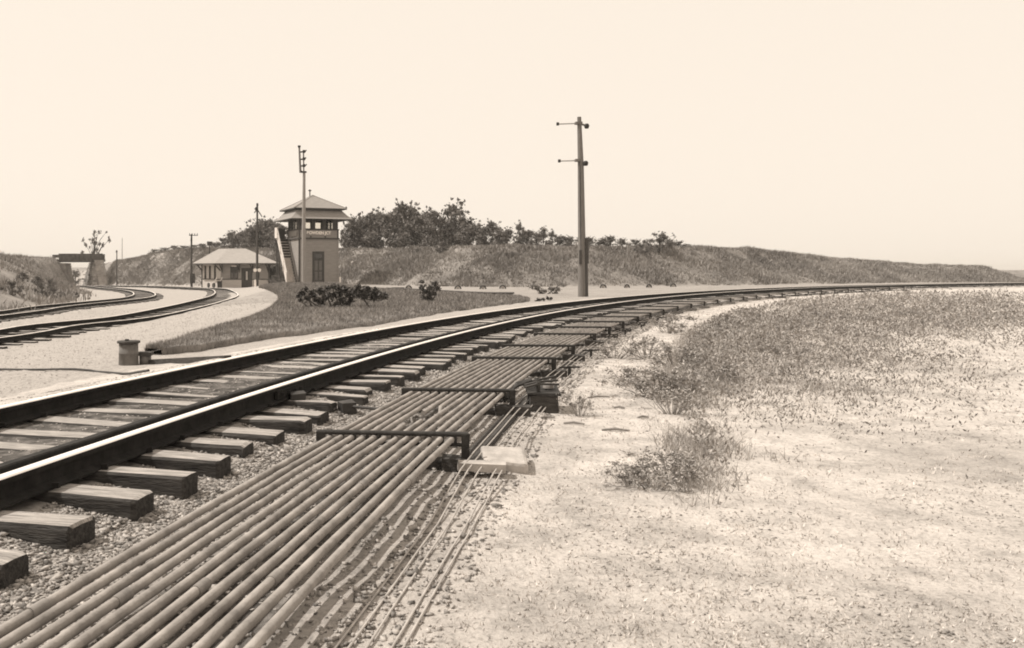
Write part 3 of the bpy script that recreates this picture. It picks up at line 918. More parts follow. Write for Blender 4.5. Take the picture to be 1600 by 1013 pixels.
mb = MB(); mb.tube([(c - .25, c + .1, Z4 - .25), (c - .25, c + .1, Z4 + .42)], .055, 10); mb.lathe([(.0, .62), (.15, .52), (.16, .47), (.06, .42)], (c - .25, c + .1, Z4 - .05), 12); mb.build('stove_pipe', M['iron'], tw)
# finial at right eave corner of the upper roof
MB().box((W + .62, -.55, 7.1), (.12, .12, .2)).build('eave_knob', M['trim'], tw)
# door with transom
dx = 1.82
dr = MB().box((dx, -.015, 1.58), (.92, .05, 2.72)).build('door', M['door'], tw)
for s_ in (-1, 1): MB().box((dx + s_ * .5, -.035, 1.62), (.11, .08, 2.86)).build('door_frame', M['trim'], dr)
MB().box((dx, -.035, 2.99), (.89, .08, .11)).build('door_frame', M['trim'], dr)
MB().box((dx, -.05, 2.34), (.89, .06, .10)).build('transom_bar', M['trim'], dr)
MB().box((dx, -.046, 2.65), (.74, .02, .44)).build('transom_light', M['darkglass'], dr)
for s_ in (-1, 1):
    MB().box((dx + s_ * .21, -.048, 1.75), (.26, .02, .9)).build('door_panel', M['doorpanel'], dr)
    MB().box((dx + s_ * .21, -.048, .80), (.26, .02, .75)).build('door_panel', M['doorpanel'], dr)
MB().lathe([(0, .03), (.03, .02), (.03, 0)], (dx + .38, -.06, 1.3), 8).build('door_knob', M['iron'], dr)
# outside stair on the left wall
st_n = 17
bx_ = -.72; y_a, y_b = -.05, W - .75; z_a, z_b = .05, 4.25
for i in range(st_n):
    t_ = i / (st_n - 1)
    y_, z_ = y_a + (y_b - y_a) * t_, z_a + .1 + (z_b - z_a - .1) * t_
    s_ = MB(); s_.box((bx_, y_ + .1, z_), (.86, .26, .04)); s_.build('stair_tread', M['stair'], tw)
    MB().box((bx_, y_ + .215, z_ - .13), (.86, .02, .22)).build('stair_riser', M['stair'] if i < 10 else M['darkwood'], tw)  # upper risers dark: shade of eave and landing painted in
for s_, m_ in ((-.45, M['stair']), (.45, M['trim'])):
    MB().beam((bx_ + s_, y_a, z_a + .05), (bx_ + s_, y_b + .2, z_b), .06, .30).build('stringer', m_, tw)
MB().box((bx_, W - .3, z_b), (.98, 1.2, .08)).build('landing', M['darkwood'], tw)
MB().box((bx_, W + .28, (z_b + .8) / 1.0 - .4), (.98, .05, 1.25)).build('landing_wall', M['darkwood'], tw)
for (y_, z_) in ((y_a - .08, .05), (y_a + 1.0, 1.3), (y_b - 1.0, 2.9), (y_b + .1, 4.2)):
    MB().box((bx_ - .52, y_, z_ + .5), (.09, .09, 1.1)).build('newel_post', M['stair'], tw)
MB().box((bx_ - .53, W - .35, 4.85), (.12, .8, 1.0)).build('landing_panel', M['stair'], tw)
MB().beam((bx_ - .52, y_a - .1, z_a + 1.05), (bx_ - .52, y_b + .2, z_b + 1.05), .07, .14).build('handrail', M['stair'], tw)
MB().beam((bx_ - .52, y_a - .1, z_a + .6), (bx_ - .52, y_b + .2, z_b + .6), .05, .09).build('mid_rail', M['stair'], tw)
for (x, y) in ((bx_ - .4, W - .05), (bx_ - .4, W - .8)):
    MB().box((x, y, 2.1), (.12, .12, 4.2)).build('landing_post', M['trim'], tw)

q = gp(531, 445.5)
tag(MB().box((0, 0, .35), (.14, .14, .75)).build('stake', M['white'], loc=(-1.45, 82.6, tz(-1.45, 82.6))), 'short white stake by the right corner of the tower', 'stake')

# ------------------------------------------------------------------ station
def offs(poly, o_):
    n_ = len(poly); out = []
    for i in range(n_):
        a, b, c_ = Vector(poly[i - 1]), Vector(poly[i]), Vector(poly[(i + 1) % n_])
        d1, d2 = (b - a).normalized(), (c_ - b).normalized()
        n1, n2 = Vector((d1.y, -d1.x)), Vector((d2.y, -d2.x))
        m_ = (n1 + n2) / (1 + n1.dot(n2)); p_ = b + m_ * o_
        out.append((p_.x, p_.y))
    return out
YC = 100.0
pl = [pxy(346, 100), pxy(420.5, 98.5), pxy(421.5, 106.5), pxy(332, 109.5), pxy(316, 103.2)]
base = pl[0]
plL = [(x - base[0], y - base[1]) for x, y in pl]
sz = -.68
stn = empty('station', (base[0], base[1], sz), 'low wooden station with broad pale hipped roof and bracketed eaves', 'station')
hE = 2.72; hT = 4.50
for i in range(5):
    m_ = M['siding_pale'] if i == 4 else M['siding']  # end wall paler: the sunlight on it is put into the siding colour
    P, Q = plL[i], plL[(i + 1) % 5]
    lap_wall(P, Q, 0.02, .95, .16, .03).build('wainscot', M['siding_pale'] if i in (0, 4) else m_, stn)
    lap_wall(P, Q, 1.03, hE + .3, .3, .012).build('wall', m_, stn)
    d = (Vector(Q) - Vector(P)); L_ = d.length; d.normalize(); nr = Vector((d.y, -d.x))
    c = (Vector(P) + Vector(Q)) / 2 + nr * .02
    MB().box((c.x, c.y, .99), (L_ + .06, .10, .08), rz=math.atan2(d.y, d.x)).build('belt_rail', M['trim'], stn)
    MB().box((*P, hE / 2 + .1), (.14, .14, hE + .2), rz=math.atan2(d.y, d.x)).build('corner_board', M['trim'] if i in (1, 4) else M['siding'], stn)
def facade(i):
    P, Q = Vector(plL[i]), Vector(plL[(i + 1) % 5]); d = (Q - P).normalized(); return P, d, Vector((d.y, -d.x)), math.atan2(d.y, d.x), (Q - P).length
P, d, nr, an, L_ = facade(0)
def on(s_, z_, out): q_ = P + d * s_ + nr * out; return (q_.x, q_.y, z_)
for s_ in (1.30, 1.78):
    w_ = MB().box(on(s_, 1.72, .03), (.42, .07, 1.35), rz=an).build('window', M['trim'], stn)
    MB().box(on(s_, 2.05, .075), (.30, .02, .55), rz=an).build('pane', M['darkglass'], w_)
    MB().box(on(s_, 1.40, .075), (.30, .02, .55), rz=an).build('pane', M['doorpanel'], w_)
MB().box(on(1.54, 2.46, .06), (.6, .06, .12), rz=an).build('sign_lamp', M['white'], stn)
dr = MB().box(on(3.05, 1.12, .03), (1.25, .06, 2.22), rz=an).build('door', M['trim'], stn)
MB().box(on(2.82, 1.35, .07), (.22, .02, .95), rz=an).build('door_pane', M['darkglass'], dr)
MB().box(on(3.06, 1.40, .07), (.18, .02, .95), rz=an).build('door_pane', M['siding_pale'], dr)
MB().box(on(3.42, 1.10, .07), (.30, .03, 2.1), rz=an).build('open_leaf', M['door'], dr)
for s_ in (4.35,):
    w_ = MB().box(on(s_, 1.72, .03), (.34, .07, 1.3), rz=an).build('window', M['trim'], stn)
    MB().box(on(s_, 1.72, .075), (.22, .02, 1.1), rz=an).build('pane', M['darkglass'], w_)
for s_ in (.1, 2.15, 3.75, L_ - .1):
    b_ = MB(); b_.beam(on(s_, 1.95, .05), on(s_, hE - .05, .8), .09, .12); b_.beam(on(s_, hE - .05, .03), on(s_, hE - .05, .95), .09, .10); b_.beam(on(s_, 1.75, .05), on(s_, hE, .05), .09, .08)
    b_.build('eave_bracket', M['trim'], stn)
P, d, nr, an, L_ = facade(4)
for s_ in (.75, 1.75, 2.85):
    w_ = MB().box(on(s_, 1.75, .03), (.34, .07, 1.5), rz=an).build('window', M['trim'], stn)
    MB().box(on(s_, 1.75, .075), (.22, .02, 1.35), rz=an).build('pane', M['darkglass'], w_)
for s_ in (.1, L_ - .15):
    b_ = MB(); b_.beam(on(s_, 1.95, .05), on(s_, hE - .05, .8), .09, .12); b_.beam(on(s_, hE - .05, .03), on(s_, hE - .05, .95), .09, .10); b_.build('eave_bracket', M['trim'], stn)
P, d, nr, an, L_ = facade(1)
eave = offs(plL, 1.08)
cen = Vector((sum(p[0] for p in plL) / 5, sum(p[1] for p in plL) / 5))
tops = [pxy(357.5, 104), pxy(384, 103.8), pxy(384, 105.6), pxy(346, 106.5), pxy(341.5, 105.5)]
tops = [(x - base[0], y - base[1]) for x, y in tops]
mb = MB(); hip(mb, eave, hE + .06, tops, hT)
mb.add([(x, y, hT) for x, y in tops], [(0, 1, 2, 3, 4)])
mb.build('roof', M['roof2'], stn)
mb = MB(); hip(mb, eave, hE - .06, eave, hE + .06); mb.build('fascia', M['soffit'], stn)
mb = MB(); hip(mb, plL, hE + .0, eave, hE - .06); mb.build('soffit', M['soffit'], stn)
# baggage cart in front of the end wall
p = pxy(334, 99.2)
e = empty('baggage_cart', (p[0], p[1], tz(*p)), 'pale flat baggage cart parked before the end wall of the station', 'cart', rz=-.9)
MB().box((0, 0, .62), (1.7, .8, .10)).build('deck', M['siding_pale'], e)
for s_ in (-1, 1): MB().beam((.82, s_ * .35, .6), (1.25, s_ * .35, 1.15), .06, .06).build('rail', M['stair'], e)
for x in (-.55, .55):
    for y in (-.34, .34):
        w_ = MB(); w_.tube([(x, y - .03, .28), (x, y + .03, .28)], .28, 14); w_.build('wheel', M['iron'], e)
# box beside it
p = pxy(343, 98.6)
tag(MB().box((0, 0, .33), (.45, .4, .72), jit=.05).build('crate', M['iron'], loc=(p[0], p[1], tz(*p))), 'dark crate on the ground at the near corner of the station', 'crate')

# ------------------------------------------------------------------ poles
# tall pole by the curve on the right
b = gp(910, 464); b = Vector((b.x, b.y, tz(b.x, b.y))); mpp = b.y / F
e = empty('signal_pole', b, 'tall stout wooden pole with two pairs of short arms beside the curve', 'pole')
H_ = (464 - 183) * mpp
MB().tube([(0, 0, -.3), (-1 * mpp, 0, H_ * .32), (-2.5 * mpp, 0, H_ * .72), (-5 * mpp, 0, H_)], [.22, .185, .15, .10], 14).build('pole_shaft', M['polewood'], e)
MB().tube([(.13, -.02, -.3), (.10, -.02, 76 * mpp)], [.17, .15], 12).build('butt_reinforcement', M['darkwood'], e)
MB().box((.20, -.14, 72 * mpp), (.14, .1, 40 * mpp)).build('meter_board', M['darkwood'], e)
MB().box((-.14, -.16, 62 * mpp), (.12, .1, 22 * mpp)).build('terminal_box', M['darkwood'], e)
for pyy, lx, rx, ly_ in ((193.5, 871, 915.5, 198), (251.5, 873.5, 914, 256)):
    zc = (464 - pyy) * mpp; xs_ = (904.5 - 910) * mpp
    ar = MB().beam(((lx - 910) * mpp, .15, zc), (xs_ + .12, -.1, zc), .035, .05).build('thin_arm', M['palewood'], e)
    MB().box(((lx + 1.5 - 910) * mpp, .15, zc + .01), (.12, .1, .15)).build('insulator', M['bar'], ar)
    a2 = MB().beam((xs_ + .05, -.05, zc - .02), ((rx - 910) * mpp, -.15, zc - 4 * mpp), .09, .09).build('short_arm', M['polewood'], e)
    mb = MB(); mb.lathe([(0, -.13), (.09, -.12), (.125, -.03), (.125, .05), (.07, .12), (0, .13)], ((rx - 910) * mpp, -.15, zc - 4.5 * mpp), 14); mb.build('insulator', M['bar'], a2)
    MB().box((xs_ - .02, 0, zc + .02), (.34, .3, .12)).build('clamp', M['polewood'], e)
MB().tube([(-.11, -.15, 70 * mpp), (-.16, -.12, H_ * .76)], .025, 6).build('conduit', M['bar'], e)
# slender mast before the tower
b = gp(474.5, 449); b = Vector((-4.55, 78.4, tz(-4.55, 78.4))); mpp = b.y / F
X = lambda px: (px - 474.8) * mpp
Zp = lambda py: (422 - py) * mpp + EYE - b.z
e = empty('bracket_mast', b, 'tall slender mast with offset top rod and three brackets before the tower', 'mast')
MB().tube([(0, 0, -.3), (X(474.6), 0, Zp(360)), (X(475.3), 0, Zp(270))], [.20, .175, .115], 12).build('mast_shaft', M['palewood'], e)
MB().tube([(X(469.5), 0, Zp(270)), (X(467.6), 0, Zp(229))], [.10, .08], 8).build('offset_rod', M['polewood'], e)
MB().box((X(467.6), 0, Zp(229)), (.24, .2, .16)).build('rod_cap', M['bar'], e)
MB().tube([(X(474.8), 0, Zp(270)), (X(474.2), 0, Zp(235))], .06, 8).build('inner_rod', M['polewood'], e)
MB().box((X(474.5), 0, Zp(269)), (.5, .4, .12)).build('platform', M['bar'], e)
for py, sl in ((237, 478.8), (248.5, 478.2), (259, 479.3)):
    a_ = MB(); a_.beam((X(468.4), 0, Zp(py + 1)), (X(476), 0, Zp(py)), .08, .12)
    a_.beam((X(475.5), 0, Zp(py + 2)), (X(sl), -.05, Zp(py - 2.2)), .07, .08); a_.box((X(475), -.05, Zp(py)), (.22, .2, .24)); a_.build('bracket', M['bar'], e)
MB().beam((X(469), 0, Zp(266)), (X(474), 0, Zp(270)), .1, .12).build('brace', M['bar'], e)

def tele(name, px, py_base, Y, py_top, wpx, label, arms=(), braces=(), m_='polewood'):
    x, y = pxy(px, Y); z = tz(x, y); mpp = Y / F
    e = empty(name, (x, y, z), label, 'pole')
    H_ = (422 - py_top) * mpp + EYE - z
    MB().tube([(0, 0, -.3), (-.02, 0, H_ * .5), (0, 0, H_)], [wpx * mpp * .55, wpx * mpp * .46, wpx * mpp * .36], 10).build('pole_shaft', M[m_], e)
    for (l_, r_, py, th) in arms:
        zz = (422 - py) * mpp + EYE - z
        am = MB().beam((l_ * mpp, -.1, zz), (r_ * mpp, -.1, zz), .09, th * mpp).build('crossarm', M['bar'], e)
        for s_ in np.linspace(l_ + .8, r_ - .8, 4):
            MB().tube([(s_ * mpp, -.1, zz), (s_ * mpp, -.1, zz + .22)], .04, 6).build('insulator_pin', M['bar'], am)
    for (x0, p0, x1, p1) in braces:
        MB().beam((x0 * mpp, -.1, (422 - p0) * mpp + EYE - z), (x1 * mpp, -.1, (422 - p1) * mpp + EYE - z), .08, .10).build('brace', M['bar'], e)
    return e, mpp, z
tele('pole', 402, 449, 96.0, 320, 4.0, 'dark wooden pole with braced head in front of the station', arms=((-3.2, 1.2, 327, 1.4), (-1.5, 2, 321, 1.5)), braces=((0, 327, 7.5, 339), (-4.5, 333, 0, 327), (-4, 326, 0, 331)), m_='darkwood')
e, mpp, z = tele('pole', 299.3, 448, 99.0, 366, 3.6, 'dark telegraph pole left of the station with one crossarm', arms=((-3.5, 10, 368, 1.1), (-1.6, 1.6, 376, 1)), m_='darkwood')
MB().box((.12, -.15, 1.05), (.5, .35, 1.1), jit=.03).build('relay_box', M['iron'], e)
tele('pole', 182.6, 447, 135.0, 391, 2.0, 'thin telegraph pole on the bank just right of the bridge', arms=((-1.6, 1.6, 394, .8),), m_='darkwood')
tele('pole', 191, 400, 175.0, 372, 1.1, 'faint distant pole rising behind the bank right of the bridge', m_='palewood')
e, mpp, z = tele('pole', 327.5, 392, 128.0, 378, 2.2, 'short dark post with a box head on the bank behind the station', m_='darkwood')
MB().box((0, 0, (422 - 380.5) * mpp + EYE - z), (.62, .5, .45), jit=.06).build('box_head', M['iron'], e)
# white post with two discs beside the station pole
x, y = pxy(400.5, 94.5); z = tz(x, y)
e = empty('target_post', (x, y, z), 'white post with two round white discs before the station pole', 'signal')
MB().tube([(-.1, 0, -.2), (-.1, 0, .72)], .09, 10).build('white_base', M['white'], e)
MB().tube([(0, 0, .5), (0, 0, 1.9)], .04, 8).build('spindle', M['bar'], e)
for s_ in (-.1, .34):
    mb = MB(); mb.tube([(s_, -.28, 1.72), (s_, -.24, 1.72)], .19, 18); mb.build('disc', M['white'], e)
MB().beam((-.1, -.22, 1.72), (.34, -.22, 1.72), .03, .04).build('disc_arm', M['bar'], e)

# ------------------------------------------------------------------ bridge at far left
BY = 146.0
bm = BY / F
bx0 = lambda px: (px - PX0) * bm
bz = lambda py: (422 - py) * bm + EYE
b = Vector((bx0(122), BY, -1.5))
br = empty('rail_bridge', b, 'short plate bridge on a tapered stone pier at the far left', 'bridge')
def put(mb, name, m_): return mb.build(name, m_, br, off=b)
for k, px in enumerate(np.arange(92, 157, 3.05)):
    put(MB().box((bx0(px + 1.5), BY, (bz(396.6) + bz(409.4)) / 2), (3.05 * bm - .03, random.uniform(.14, .34), bz(396.6) - bz(409.4) + random.uniform(-.03, .03))), 'side_plate', M['girder'])
put(MB().box((bx0(124.5), BY + .2, bz(397.2)), (66 * bm, .5, .14)), 'top_rail', M['girder'])
put(MB().box((bx0(124.5), BY + .2, bz(409.3)), (66 * bm, .6, .16)), 'bottom_flange', M['iron'])
put(MB().box((bx0(120), BY + 1.2, bz(407)), (78 * bm, 1.9, .3)), 'deck', M['darkwood'])
put(MB().box((bx0(124.5), BY + 2.3, (bz(397) + bz(409)) / 2), (66 * bm, .2, bz(397) - bz(409))), 'far_side_plates', M['girder'])
put(MB().box((bx0(87), BY + .3, bz(400.6)), (12 * bm, .25, .5)), 'approach_rail', M['girder'])
put(MB().box((bx0(158.8), BY + .1, bz(402)), (.22, .25, 1.2)), 'end_post', M['darkwood'])
def stone_face(P0, P1, Q0, Q1, rows, cols, out, name):
    """P0,P1 bottom corners, Q0,Q1 top corners; irregular coursed blocks"""
    mb = MB(); P0, P1, Q0, Q1 = map(Vector, (P0, P1, Q0, Q1)); out = Vector(out)
    for r_ in range(rows):
        t0_, t1_ = r_ / rows, (r_ + 1) / rows
        cuts = [0] + sorted((c + random.uniform(-.3, .3)) / cols for c in range(1, cols)) + [1]
        for c0, c1 in zip(cuts[:-1], cuts[1:]):
            g, gc = .05 / rows, .04 / cols
            A = P0.lerp(Q0, t0_ + g).lerp(P1.lerp(Q1, t0_ + g), c0 + gc); B = P0.lerp(Q0, t0_ + g).lerp(P1.lerp(Q1, t0_ + g), c1 - gc)
            C_ = P0.lerp(Q0, t1_ - g).lerp(P1.lerp(Q1, t1_ - g), c1 - gc); D = P0.lerp(Q0, t1_ - g).lerp(P1.lerp(Q1, t1_ - g), c0 + gc)
            o_ = out * random.uniform(.10, .26)
            mb.add([A, B, C_, D, A + o_, B + o_, C_ + o_, D + o_], [(4, 5, 6, 7), (0, 1, 5, 4), (1, 2, 6, 5), (2, 3, 7, 6), (3, 0, 4, 7)])
    o__ = put(mb, name, M['masonry']); o__['kind'] = 'stuff'; return o__
zb_, zt_ = -1.9, bz(410)
# pier: lit left face (receding) and dark front
pf = [(bx0(146), BY - .6), (bx0(158), BY - .6)]
pk = pxy(128.5, BY + 5.5)
tf = [(bx0(146.5), BY + .1), (bx0(157.5), BY + .1)]; tk = pxy(140.5, BY + 4.8)
core = MB(); core.add([(*pk, zb_), (*pf[0], zb_), (*pf[1], zb_), (*pxy(151, BY + 7), zb_), (*tk, zt_), (*tf[0], zt_), (*tf[1], zt_), (*pxy(152, BY + 6), zt_)],
                      [(0, 1, 5, 4), (1, 2, 6, 5), (2, 3, 7, 6), (3, 0, 4, 7), (4, 5, 6, 7)])
put(core, 'pier_core', M['darkwood'])
stone_face((*pk, zb_), (*pf[0], zb_), (*tk, zt_), (*tf[0], zt_), 14, 8, (-.95, -.3, 0), 'pier_stones')
stone_face((*pf[0], zb_), (*pf[1], zb_), (*tf[0], zt_), (*tf[1], zt_), 14, 3, (0, -1, 0), 'pier_stones')
# stepped wing wall, each course a stone
for k in range(11):
    z_ = zb_ + .2 + k * .44
    if z_ > bz(402): break
    xw = bx0(172 - k * 1.05)
    w_ = 1.3
    put(MB().box((xw - w_ / 2, BY - .9 + .1 * k, z_), (w_, .9, .41), jit=.05), 'wing_stone', M['masonry'])
# left abutment
for k in range(9):
    put(MB().box((bx0(104) - .1 * k, BY + 1.6 - .0 * k, zb_ + .3 + k * .48), (1.0, 3.0, .46), jit=.05), 'abutment_stone', M['masonry'])

# ------------------------------------------------------------------ trees, bushes
def leaves(C_, Rr, counts, size, r, flat=.75):
    n_ = int(sum(counts)); C2 = np.repeat(C_, counts, 0); R2 = np.repeat(Rr, counts, 0)
    d = r.normal(0, 1, (n_, 3)); d /= np.linalg.norm(d, axis=1)[:, None]
    rad = np.abs(r.normal(0, .62, n_))
    P = C2 + d * (R2 * rad)[:, None] * np.array([1, 1, flat])
    a = r.normal(0, 1, (n_, 3)); a /= np.linalg.norm(a, axis=1)[:, None]
    b_ = np.cross(a, r.normal(0, 1, (n_, 3))); b_ /= np.linalg.norm(b_, axis=1)[:, None] + 1e-9
    s = size * r.uniform(.6, 1.4, n_)[:, None]
    Q = np.stack([P - a * s, P + b_ * s * .45, P + a * s, P - b_ * s * .45], 1)
    return Q
def leaf_mesh(name, Q, m_): return np_mesh(name, Q.reshape(-1, 3), np.arange(len(Q) * 4).reshape(-1, 4), m_)
def make_tree(seed, w=1.0, dens=1.0, top=.25, size=.030, nleaf=2600, low=.12, nc=26, stem='trunk', sprigs=14):
    """unit-height tree: returns (crown mesh, trunk mesh)"""
    r = np.random.default_rng(seed)
    C_ = []; Rr = []
    for i in range(nc):
        h = low + (1 - low - .08) * r.random() ** .8
        rad = w * .5 * math.sin(min(1, (h - low + .18) / (1 - low)) * math.pi * .86 + .2) ** .8
        a = r.uniform(0, 6.283); q = r.random() ** .6
        C_.append((math.cos(a) * rad * q, math.sin(a) * rad * q, h)); Rr.append(r.uniform(.07, .16) * dens)
    for i in range(sprigs):
        a = r.uniform(0, 6.283); q = r.random() * w * .42
        C_.append((math.cos(a) * q, math.sin(a) * q, r.uniform(.72, 1.06))); Rr.append(r.uniform(.025, .06))
    C_ = np.array(C_); Rr = np.array(Rr)
    cnt = np.maximum(12, (Rr ** 2 / (Rr ** 2).sum() * nleaf)).astype(int)
    Q = leaves(C_, Rr, cnt, size, r)
    mb = MB()
    mb.tube([(0, 0, -.06), (.01, .0, .22), (-.01, .01, .55), (.0, 0, .85)], [.028, .022, .014, .005], 7)
    for c in C_[::2]:
        z0_ = max(.06, c[2] - .22); mb.tube([(0, 0, z0_ * .8), (c[0] * .5, c[1] * .5, z0_ + .08), tuple(c)], [.010, .007, .003], 5, cap=False)
    return Q, mb
def tree_proto(name, label, seed, m_, **kw):
    Q, mb = make_tree(seed, **kw)
    return leaf_mesh('crown', Q, m_), mb.mesh('trunk', M['bark'])
PT = [tree_proto('t', '', 11, M['leaf'], w=.95, nleaf=6500, nc=44), tree_proto('t', '', 12, M['leaf'], w=.8, nleaf=6000, nc=42), tree_proto('t', '', 13, M['leaf'], w=1.25, nleaf=7500, low=.06, nc=48),
      tree_proto('t', '', 14, M['leaf'], w=.75, nleaf=2200, nc=22, dens=.8, low=.2, sprigs=14), tree_proto('t', '', 15, M['leaf'], w=1.5, nleaf=5500, low=.05, nc=40),
      tree_proto('t', '', 16, M['leaf_pale'], w=.9, nleaf=3200, nc=30, dens=.95), tree_proto('t', '', 17, M['leaf_pale'], w=1.15, nleaf=560, nc=20, dens=.42, low=.5, sprigs=16)]
def plant(name, k, pos, h, wscale, label, cat, group=None, rot=None, m_=None):
    e = empty(name, pos, label, cat, rz=rot if rot is not None else random.uniform(0, 6.28), group=group)
    e.scale = (h * wscale, h * wscale, h)
    for nm, me_ in (('crown', PT[k][0]), ('trunk', PT[k][1])): link(bpy.data.objects.new(nm, me_), e)
    return e
def crest(px, d_in):
    """point on the rear bank d_in metres inside its toe along the view ray at px"""
    Y = np.linspace(60, 230, 2000); X_ = (px - PX0) / F * Y
    d = poly_dist(X_, Y, REAR); i = np.argmax(d > d_in) if (d > d_in).any() else np.argmax(d)
    return X_[i], Y[i]
# (px, top py, spread px, variant)
TR_R = [(550, 342, 24, 0), (558, 344, 22, 4), (566, 339, 26, 1), (578, 336, 30, 0), (592, 332, 26, 1), (606, 334, 28, 2), (618, 333, 26, 1), (631, 319, 34, 0), (643, 323, 24, 1), (655, 338, 28, 2), (667, 331, 26, 1), (680, 331, 26, 0), (692, 345, 24, 4), (705, 341, 24, 2),
        (712, 313, 40, 3), (722, 345, 26, 0), (733, 351, 24, 2), (745, 353, 22, 5), (757, 356, 22, 1), (769, 348, 20, 0), (780, 361, 18, 5), (793, 360, 22, 1), (812, 347, 14, 3), (825, 362, 22, 2), (838, 367, 18, 5), (849, 359, 16, 5), (863, 361, 14, 3), (875, 371, 20, 4), (889, 373, 18, 5), (921, 374, 16, 5), (936, 377, 16, 4), (954, 372, 18, 5), (972, 376, 14, 5), (992, 377, 14, 4), (908, 372, 14, 5), (943, 375, 16, 5), (1046, 377, 16, 5), (1060, 380, 18, 4)]
TR_R.sort()
for i, (px, py, sp, k) in enumerate(TR_R):
    x, y = crest(px, 8.5 + (i * 2.3) % 5)
    z = tz(x, y) - .1; mpp = y / F
    h = max(1.0, (422 - py + 3) * mpp + EYE - z)
    sp_ = sp * 1.7 * mpp
    kind = {0: 'bushy dark tree', 1: 'upright leafy tree', 2: 'broad rounded tree', 3: 'thin ragged tree', 4: 'low spreading bush', 5: 'small pale bush'}[k]
    plant('tree' if k < 4 else 'bush', k, (x, y, z), h, max(.45, sp_ / h / .9), '%s on the bank crest, %s plant counted from the tower rightward' % (kind, ORD[i] if i < 30 else ['thirty-first', 'thirty-second', 'thirty-third', 'thirty-fourth', 'thirty-fifth', 'thirty-sixth', 'thirty-seventh', 'thirty-eighth'][i - 30]), 'tree' if k < 4 else 'bush', 'trees and bushes along the bank crest right of the tower')
TR_L = [(442, 352, 26, 0), (431, 347, 28, 1), (421, 342, 26, 0), (410, 342, 26, 2), (400, 351, 26, 0), (392, 355, 26, 1), (382, 360, 24, 2), (372, 366, 22, 5), (361, 362, 18, 1), (350, 372, 20, 4), (338, 380, 18, 4), (316, 381, 16, 5), (303, 383, 14, 5), (287, 384, 16, 4), (272, 384, 14, 5), (258, 387, 14, 4), (240, 390, 12, 5)]
for i, (px, py, sp, k) in enumerate(TR_L):
    x, y = crest(px, 7.0 + (i * 1.7) % 4)
    z = tz(x, y) - .1; mpp = y / F
    h = (422 - py) * mpp + EYE - z
    if h < .8: h = .8
    kind = {0: 'bushy dark tree', 1: 'upright leafy tree', 2: 'broad rounded tree', 3: 'thin ragged tree', 4: 'low spreading bush', 5: 'small pale bush'}[k]
    plant('tree' if k < 4 else 'bush', k, (x, y, z), h, max(.45, sp * 1.7 * mpp / h / .9), '%s on the bank behind the station, %s plant leftward from the tower' % (kind, ORD[i]), 'tree' if k < 4 else 'bush', 'trees and bushes along the bank behind the station')
# bushes on slopes
SL = [(692, 397, 3, 34, 'dark bush sprawling over the bank edge under the ragged tree'), (1030, 396, 4, 56, 'large low dark bush at the right end of the bank crest'), (1003, 399, 4, 26, 'low bush left of the large bush on the bank crest'),
      (800, 403, 4, 14, 'small dark bush on the bank face left of the tall pole'), (651, 400, 4, 16, 'small dark tuft on the bank face under the thickest trees'), (431, 446, 4, 26, 'dark bush at ground level between station and tower')]
for px, py, k, sp, lab in SL:
    p = gp(px, py, fine=True); mpp = p.y / F
    h = {692: 1.3, 1030: 2.0, 1003: 1.2, 800: .6, 651: .8, 431: 1.0}[px]
    plant('bush', k if k != 3 else 2, p - Vector((0, 0, .1)), h, sp * mpp / h / 1.4, lab, 'bush')
# left brush bank
LB = [(66, 462, .9, 4), (84, 468, .8, 4), (100, 470, .6, 5), (58, 446, .7, 2), (112, 452, .5, 5), (78, 450, .7, 4), (118, 466, .5, 4), (96, 446, .5, 5), (20, 462, .9, 4), (35, 440, .7, 2)]
for i, (px, py, h, k) in enumerate(LB):
    p = gp(px, py, fine=True)
    plant('bush', k, p - Vector((0, 0, .1)), h, 1.0, ['bushy scrub at the left bank foot, darkest clump', 'scrub bush low on the left bank beside the last track', 'small pale bush at the toe of the left bank', 'rounded bush halfway up the left bank', 'small pale bush on the left bank below the bridge', 'spreading bush in the middle of the left bank', 'small low bush where the left bank meets the track', 'pale bush high on the left bank below the bridge', 'spreading bush on the bank at the left edge of view', 'rounded bush on the bank near the left edge of view'][i], 'bush', 'bushes on the left bank')
# sparse tree behind the bridge
x, y = pxy(147, 158); z = tz(x, y)
plant('tree', 6, (x, y, z), (422 - 363) * y / F + EYE - z, .62, 'thin sparse tree rising behind the bridge deck', 'tree')
p = pxy(118, 185)
plant('bush', 5, (p[0], p[1], tz(*p) - .1), 3.2, 1.6, 'pale bush seen through the opening under the bridge', 'bush')

